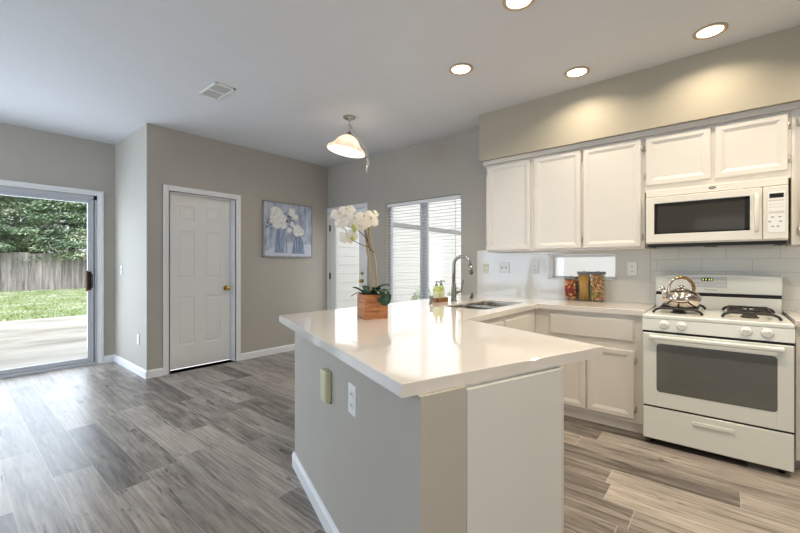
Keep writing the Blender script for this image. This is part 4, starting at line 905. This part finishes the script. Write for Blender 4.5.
build(mb, 'twig', d); mb = MB('twig')
mb.tube(smooth([OP(-0.03, 0.145, -0.02), OP(-0.085, 0.16, -0.03), OP(-0.13, 0.138, -0.03)]), 0.003, 6)
build(mb, 'twig', d)
def blossom(c, size, facing, roll):
    z = Vector(facing).normalized(); x = z.cross(Vector((0, 0, 1))).normalized(); y = x.cross(z) if False else z.cross(x)
    mb = MB('petal')
    for k, (a, l, wd) in enumerate(((90, 0.9, 0.62), (210, 0.85, 0.5), (330, 0.85, 0.5), (15, 1.0, 1.05), (165, 1.0, 1.05))):
        a = R(a)+roll; dx = x*math.cos(a)+y*math.sin(a); sx_ = z.cross(dx); zo = 0.004 if k > 2 else 0.0; G = []
        for i in range(6):
            t = i/5; ww = size*wd*0.5*math.sin(math.pi*min(1, t*0.93+0.06))**0.6
            row = [c+dx*size*l*t+sx_*ww*q+z*(zo+size*(0.18*t-0.28*t*t-0.08*q*q)) for q in (-1, -0.5, 0, 0.5, 1)]; G.append([mb.bm.verts.new(p) for p in row])
        for i in range(5):
            for j in range(4): mb._fin([mb.bm.faces.new((G[i][j], G[i+1][j], G[i+1][j+1], G[i][j+1]))], True)
    mb.use('lip'); mb.ball(c+z*0.010-y*0.004, size*0.13, 8, (1, 1, 1.2))
    o = build(mb, 'blossom', d)
rn = random.Random(5)
for r_, u_, f_, sz, fc in ((-0.205, 0.615, -0.02, 0.046, (0.2, -1, 0.1)), (-0.155, 0.640, -0.02, 0.046, (0.1, -1, 0.3)), (-0.185, 0.560, -0.03, 0.042, (-0.2, -1, -0.1)), (-0.150, 0.500, -0.02, 0.056, (-0.3, -1, -0.5)),
                           (-0.100, 0.585, -0.03, 0.056, (0.2, -1, -0.1)), (-0.045, 0.595, -0.03, 0.054, (0.5, -1, 0.0)), (-0.005, 0.580, -0.015, 0.050, (0.9, -1, 0.1)), (-0.075, 0.540, -0.035, 0.044, (0.1, -1, -0.4)), (0.010, 0.618, 0.0, 0.036, (0.9, -0.6, 0.3))):
    f3 = rtv*fc[0]*0.6 - fwv*abs(fc[1]) + Vector((0, 0, fc[2])); blossom(OP(r_-0.004, u_+(0.040 if u_ > 0.52 else 0.015), f_), sz*1.22, f3, rn.uniform(-0.3, 0.3))
for r_, u_ in ((-0.105, 0.548), (-0.118, 0.495), (-0.115, 0.568)):
    mb = MB('bud'); mb.ball(OP(r_, u_, -0.06), 0.011, 10, (1, 1, 1.5)); build(mb, 'bud', d)
def leaf(pts, w_):
    S_ = smooth(pts, 5); mb = MB('green'); n = len(S_); G = []
    for i, p in enumerate(S_):
        t = i/(n-1); tg = (S_[min(i+1, n-1)]-S_[max(i-1, 0)]).normalized(); sd = tg.cross(Vector((0, 0, 1)) if abs(tg.z) < 0.8 else fwv).normalized(); up = sd.cross(tg)
        ww = w_*math.sin(math.pi*(0.12+0.86*t))**0.55; ww *= 1.3; G.append([mb.bm.verts.new(p+sd*ww*q+up*0.25*ww*q*q) for q in (-1, -0.5, 0, 0.5, 1)])
    for a, b in zip(G, G[1:]):
        for j in range(4): mb._fin([mb.bm.faces.new((a[j], a[j+1], b[j+1], b[j]))], True)
    o = build(mb, 'leaf', d); md = o.modifiers.new('thickness', 'SOLIDIFY'); md.thickness = 0.002
leaf([OP(-0.01, 0.15, -0.03), OP(-0.05, 0.165, -0.05), OP(-0.09, 0.185, -0.06), OP(-0.118, 0.195, -0.06)], 0.030)
leaf([OP(-0.01, 0.15, -0.02), OP(-0.03, 0.175, 0.0), OP(-0.06, 0.20, 0.03)], 0.030)
leaf([OP(-0.01, 0.15, -0.04), OP(-0.035, 0.155, -0.06), OP(-0.06, 0.17, -0.085)], 0.030)
leaf([OP(0.01, 0.15, 0.0), OP(0.04, 0.19, 0.0), OP(0.09, 0.205, 0.0), OP(0.115, 0.20, 0.0)], 0.028)
leaf([OP(0.01, 0.15, -0.02), OP(0.045, 0.175, -0.06), OP(0.075, 0.15, -0.095), OP(0.082, 0.115, -0.10), OP(0.080, 0.085, -0.095)], 0.034)
leaf([OP(0.0, 0.15, -0.01), OP(0.03, 0.17, -0.03), OP(0.055, 0.19, -0.02)], 0.032)
leaf([OP(0.02, 0.15, -0.04), OP(0.05, 0.16, -0.07), OP(0.075, 0.165, -0.10)], 0.024)

# ------------------------------------------------------------ painting
py0, py1, pz0, pz1 = 2.832, 3.650, 1.365, 2.145
d = thing('flower_painting', 'square blue-grey painting of white flowers in two vases on the greige wall', 'painting', (XA, (py0+py1)/2, pz0))
xF = XA+0.035
mb = MB('pframe'); t_ = 0.010
for a, b in (((py0, pz0), (py0+t_, pz1)), ((py1-t_, pz0), (py1, pz1)), ((py0, pz0), (py1, pz0+t_)), ((py0, pz1-t_), (py1, pz1))): mb.box((XA+0.001, a[0], a[1]), (xF+0.004, b[0], b[1]))
build(mb, 'frame', d)
mb = MB('canvas'); mb.box((XA+0.001, py0+t_+0.001, pz0+t_+0.001), (xF, py1-t_-0.001, pz1-t_-0.001)); cv = build(mb, 'canvas', d)
mb = MB('ppale'); W_, H_ = py1-py0, pz1-pz0
def PP(u, v, h=0.001): return (xF+h, py0+W_*u, pz0+H_*v)
def blob(cu, cv_, r, h, n=14, jag=0.18, seed=0):
    rn = random.Random(seed); pts = []
    for k in range(n): a = 2*math.pi*k/n; q = r*(1+rn.uniform(-jag, jag)); pts.append(PP(cu+q*math.cos(a), cv_+q*math.sin(a), h))
    mb.face(pts)
mb.face([PP(0.03, 0.03, 0.0006), PP(0.97, 0.03, 0.0006), PP(0.97, 0.25, 0.0006), PP(0.6, 0.28, 0.0006), PP(0.3, 0.24, 0.0006), PP(0.03, 0.10, 0.0006)])
mb.use('pvase'); mb.face([PP(0.20, 0.08), PP(0.47, 0.08), PP(0.45, 0.3), PP(0.44, 0.53), PP(0.24, 0.53), PP(0.23, 0.3)]); mb.face([PP(0.55, 0.07), PP(0.83, 0.07), PP(0.80, 0.25), PP(0.76, 0.40), PP(0.60, 0.40), PP(0.58, 0.25)])
mb.use('pdark')
for i in range(34):
    rn2 = random.Random(i+50); c = rn2.choice([(0.12, 0.66), (0.10, 0.55), (0.52, 0.72), (0.48, 0.64), (0.60, 0.80), (0.50, 0.55), (0.82, 0.42), (0.62, 0.44), (0.46, 0.78)])
    u, v = c[0]+rn2.uniform(-0.05, 0.05), c[1]+rn2.uniform(-0.06, 0.06); a = rn2.uniform(0, 3.14); l = 0.035; mb.face([PP(u-l*math.cos(a), v-l*math.sin(a), 0.0014), PP(u+0.010*math.sin(a), v-0.010*math.cos(a), 0.0014), PP(u+l*math.cos(a), v+l*math.sin(a), 0.0014), PP(u-0.010*math.sin(a), v+0.010*math.cos(a), 0.0014)])
mb.use('pwhite')
for i, (u, v, r) in enumerate(((0.24, 0.80, 0.12), (0.33, 0.68, 0.12), (0.20, 0.68, 0.09), (0.38, 0.60, 0.08), (0.27, 0.60, 0.09), (0.55, 0.84, 0.07), (0.62, 0.76, 0.06), (0.56, 0.62, 0.05), (0.66, 0.55, 0.08), (0.74, 0.49, 0.08), (0.64, 0.46, 0.06), (0.50, 0.50, 0.05))): blob(u, v, r, 0.0018+0.0001*i, seed=i)
o = build(mb, 'painted_flowers', cv)

# ------------------------------------------------------------ ceiling fittings
def can(x, y, label, power, grp='recessed lights over the kitchen'):
    d = thing('recessed_light', label, 'ceiling light', (x, y, CH), 0, grp)
    mb = MB('canring'); mb.lathe([(0.072, -0.0005), (0.094, -0.0005), (0.094, -0.006), (0.078, -0.010), (0.072, -0.004)], (0, 0, 0), 32); bmesh.ops.recalc_face_normals(mb.bm, faces=mb.bm.faces); build(mb, 'trim_ring', d, False)
    mb = MB('led'); mb.lathe([(0.0715, -0.0035), (0.0715, -0.001)], (0, 0, 0), 32, caps=(True, True)); build(mb, 'lamp_face', d, False)
    l = bpy.data.lights.new('can_lamp', 'AREA'); l.shape = 'DISK'; l.size = 0.13; l.energy = power; l.color = WARM; l.spread = R(140)
    o = bpy.data.objects.new('can_lamp', l); COL.objects.link(o); o.parent = d; o.location = (0, 0, -0.012)
    return d
CP = 6
can(-1.62, 2.672, 'lit recessed ceiling light above the sink, left of the kitchen lights', CP)
can(-0.926, 3.323, 'lit recessed ceiling light nearest the long two-door wall cabinet', CP)
can(-0.083, 3.316, 'lit recessed ceiling light in front of the soffit above the microwave', CP)
can(-0.937, 2.199, 'lit recessed ceiling light cut by the top edge of the photo', CP)
for x, y in ((0.0, 2.2), (0.9, 3.3), (0.9, 2.2), (-0.2, 0.6)): can(x, y, 'added unseen recessed ceiling light, fill for the kitchen', 13)  # extra out-of-view cans, added as warm fill for the kitchen side

# air register
d = thing('air_register', 'square white louvred air register in the ceiling', 'air vent', (-3.505, 1.59, CH))
vx0, vx1, vy0, vy1 = -3.685, -3.33, 1.50, 1.68
mb = MB('plate')
for a, b in (((vx0, vy0), (vx0+0.022, vy1)), ((vx1-0.022, vy0), (vx1, vy1)), ((vx0, vy0), (vx1, vy0+0.02)), ((vx0, vy1-0.02), (vx1, vy1)), ((-3.512, vy0), (-3.498, vy1))): mb.box((a[0], a[1], CH-0.010), (b[0], b[1], CH-0.0005), 0.002)
build(mb, 'register_frame', d)
mb = MB('slot'); mb.box((vx0+0.02, vy0+0.018, CH-0.002), (vx1-0.02, vy1-0.018, CH-0.0006)); build(mb, 'duct_opening', d)
mb = MB('plate')
for k in range(14):
    x = vx0+0.034+k*0.0222; mb.box((-0.007, vy0+0.02, -0.001), (0.007, vy1-0.02, 0.001), 0, Matrix.Translation((x, 0, CH-0.008)) @ Matrix.Rotation(R(6), 4, 'Y'))
build(mb, 'louvres', d)

# pendant lamp
pcx, pcy = -3.05, 2.775
d = thing('pendant_lamp', 'lit alabaster glass pendant lamp hanging crooked on a nickel chain', 'pendant lamp', (pcx, pcy, CH))
mb = MB('nickel'); mb.lathe([(0.066, -0.0005), (0.066, -0.008), (0.050, -0.020), (0.020, -0.030), (0.008, -0.045)], (pcx, pcy, CH), 32, caps=(True, True)); build(mb, 'canopy', d)
def chain(pts, name='chain', sz=0.019):
    P_ = smooth(pts, 10); mb = MB('hinge'); L_ = 0; last = P_[0]; alt = 0
    for i in range(1, len(P_)):
        if (P_[i]-last).length >= sz*1.45:
            c = (P_[i]+last)/2; t = (P_[i]-last).normalized(); a = t.orthogonal().normalized(); b = t.cross(a); s1 = a if alt else b; alt ^= 1
            mb.tube([c+t*sz*0.95*math.cos(q)+s1*sz*0.5*math.sin(q) for q in [2*math.pi*k/10 for k in range(10)]], 0.0042, 5, True); last = P_[i]
    return build(mb, name, d)
# tilted shade frame: right side low as seen across the room
tilt = Matrix.Translation((pcx, pcy, 2.625)) @ Matrix.Rotation(R(11), 4, fwv)
T_ = lambda p: tilt @ Vector(p)
chain([Vector((pcx, pcy, 2.775)), Vector((pcx, pcy, 2.72)), T_((0, 0, 0.045))])
c0 = Vector((pcx, pcy, 2.74)); rim = T_(Vector(rtv)*0.205+Vector((0, 0, -0.185)))
chain([c0, c0+rtv*0.03+Vector((0,0,-0.05)), c0+rtv*0.065+Vector((0,0,-0.11)), T_(Vector(rtv)*0.12+Vector((0,0,-0.01))), T_(Vector(rtv)*0.215+Vector((0,0,-0.13))), rim+rtv*0.03+Vector((0,0,-0.06)), rim+rtv*0.02+Vector((0,0,-0.14)), rim+rtv*0.028+Vector((0,0,-0.185))], 'spare_chain')
chain([rim+rtv*0.03, rim+rtv*0.045+Vector((0,0,-0.06)), rim+rtv*0.04+Vector((0,0,-0.10))], 'spare_chain')
mb = MB('nickel'); mb.lathe([(0.006, 0.045), (0.012, 0.040), (0.012, 0.030), (0.028, 0.022), (0.038, 0.006), (0.040, 0.0)], n=24, mtx=tilt, caps=(True, True)); build(mb, 'shade_holder', d)
mb = MB('shade'); out = [(0.038, 0.0), (0.075, -0.018), (0.110, -0.050), (0.130, -0.085), (0.150, -0.112), (0.178, -0.132), (0.200, -0.150), (0.206, -0.168), (0.203, -0.176)]
prof = out + [(r-0.006, z-0.002 if i == 0 else z+0.001) for i, (r, z) in enumerate(out[::-1])]
mb.lathe(prof, n=48, mtx=tilt); bmesh.ops.recalc_face_normals(mb.bm, faces=mb.bm.faces); build(mb, 'lamp_shade', d)
mb = MB('led'); 
m2 = tilt @ Matrix.Translation((0, 0, -0.075)); bmesh.ops.create_uvsphere(mb.bm, u_segments=16, v_segments=10, radius=0.03, matrix=m2)
for f in mb.bm.faces: f.smooth = True
build(mb, 'bulb', d)
l = bpy.data.lights.new('pendant_bulb_light', 'POINT'); l.energy = 12; l.color = (1.0, 0.90, 0.76); l.shadow_soft_size = 0.035
o = bpy.data.objects.new('pendant_bulb_light', l); COL.objects.link(o); o.parent = d; o.location = (0, 0, 2.625-0.115-CH)
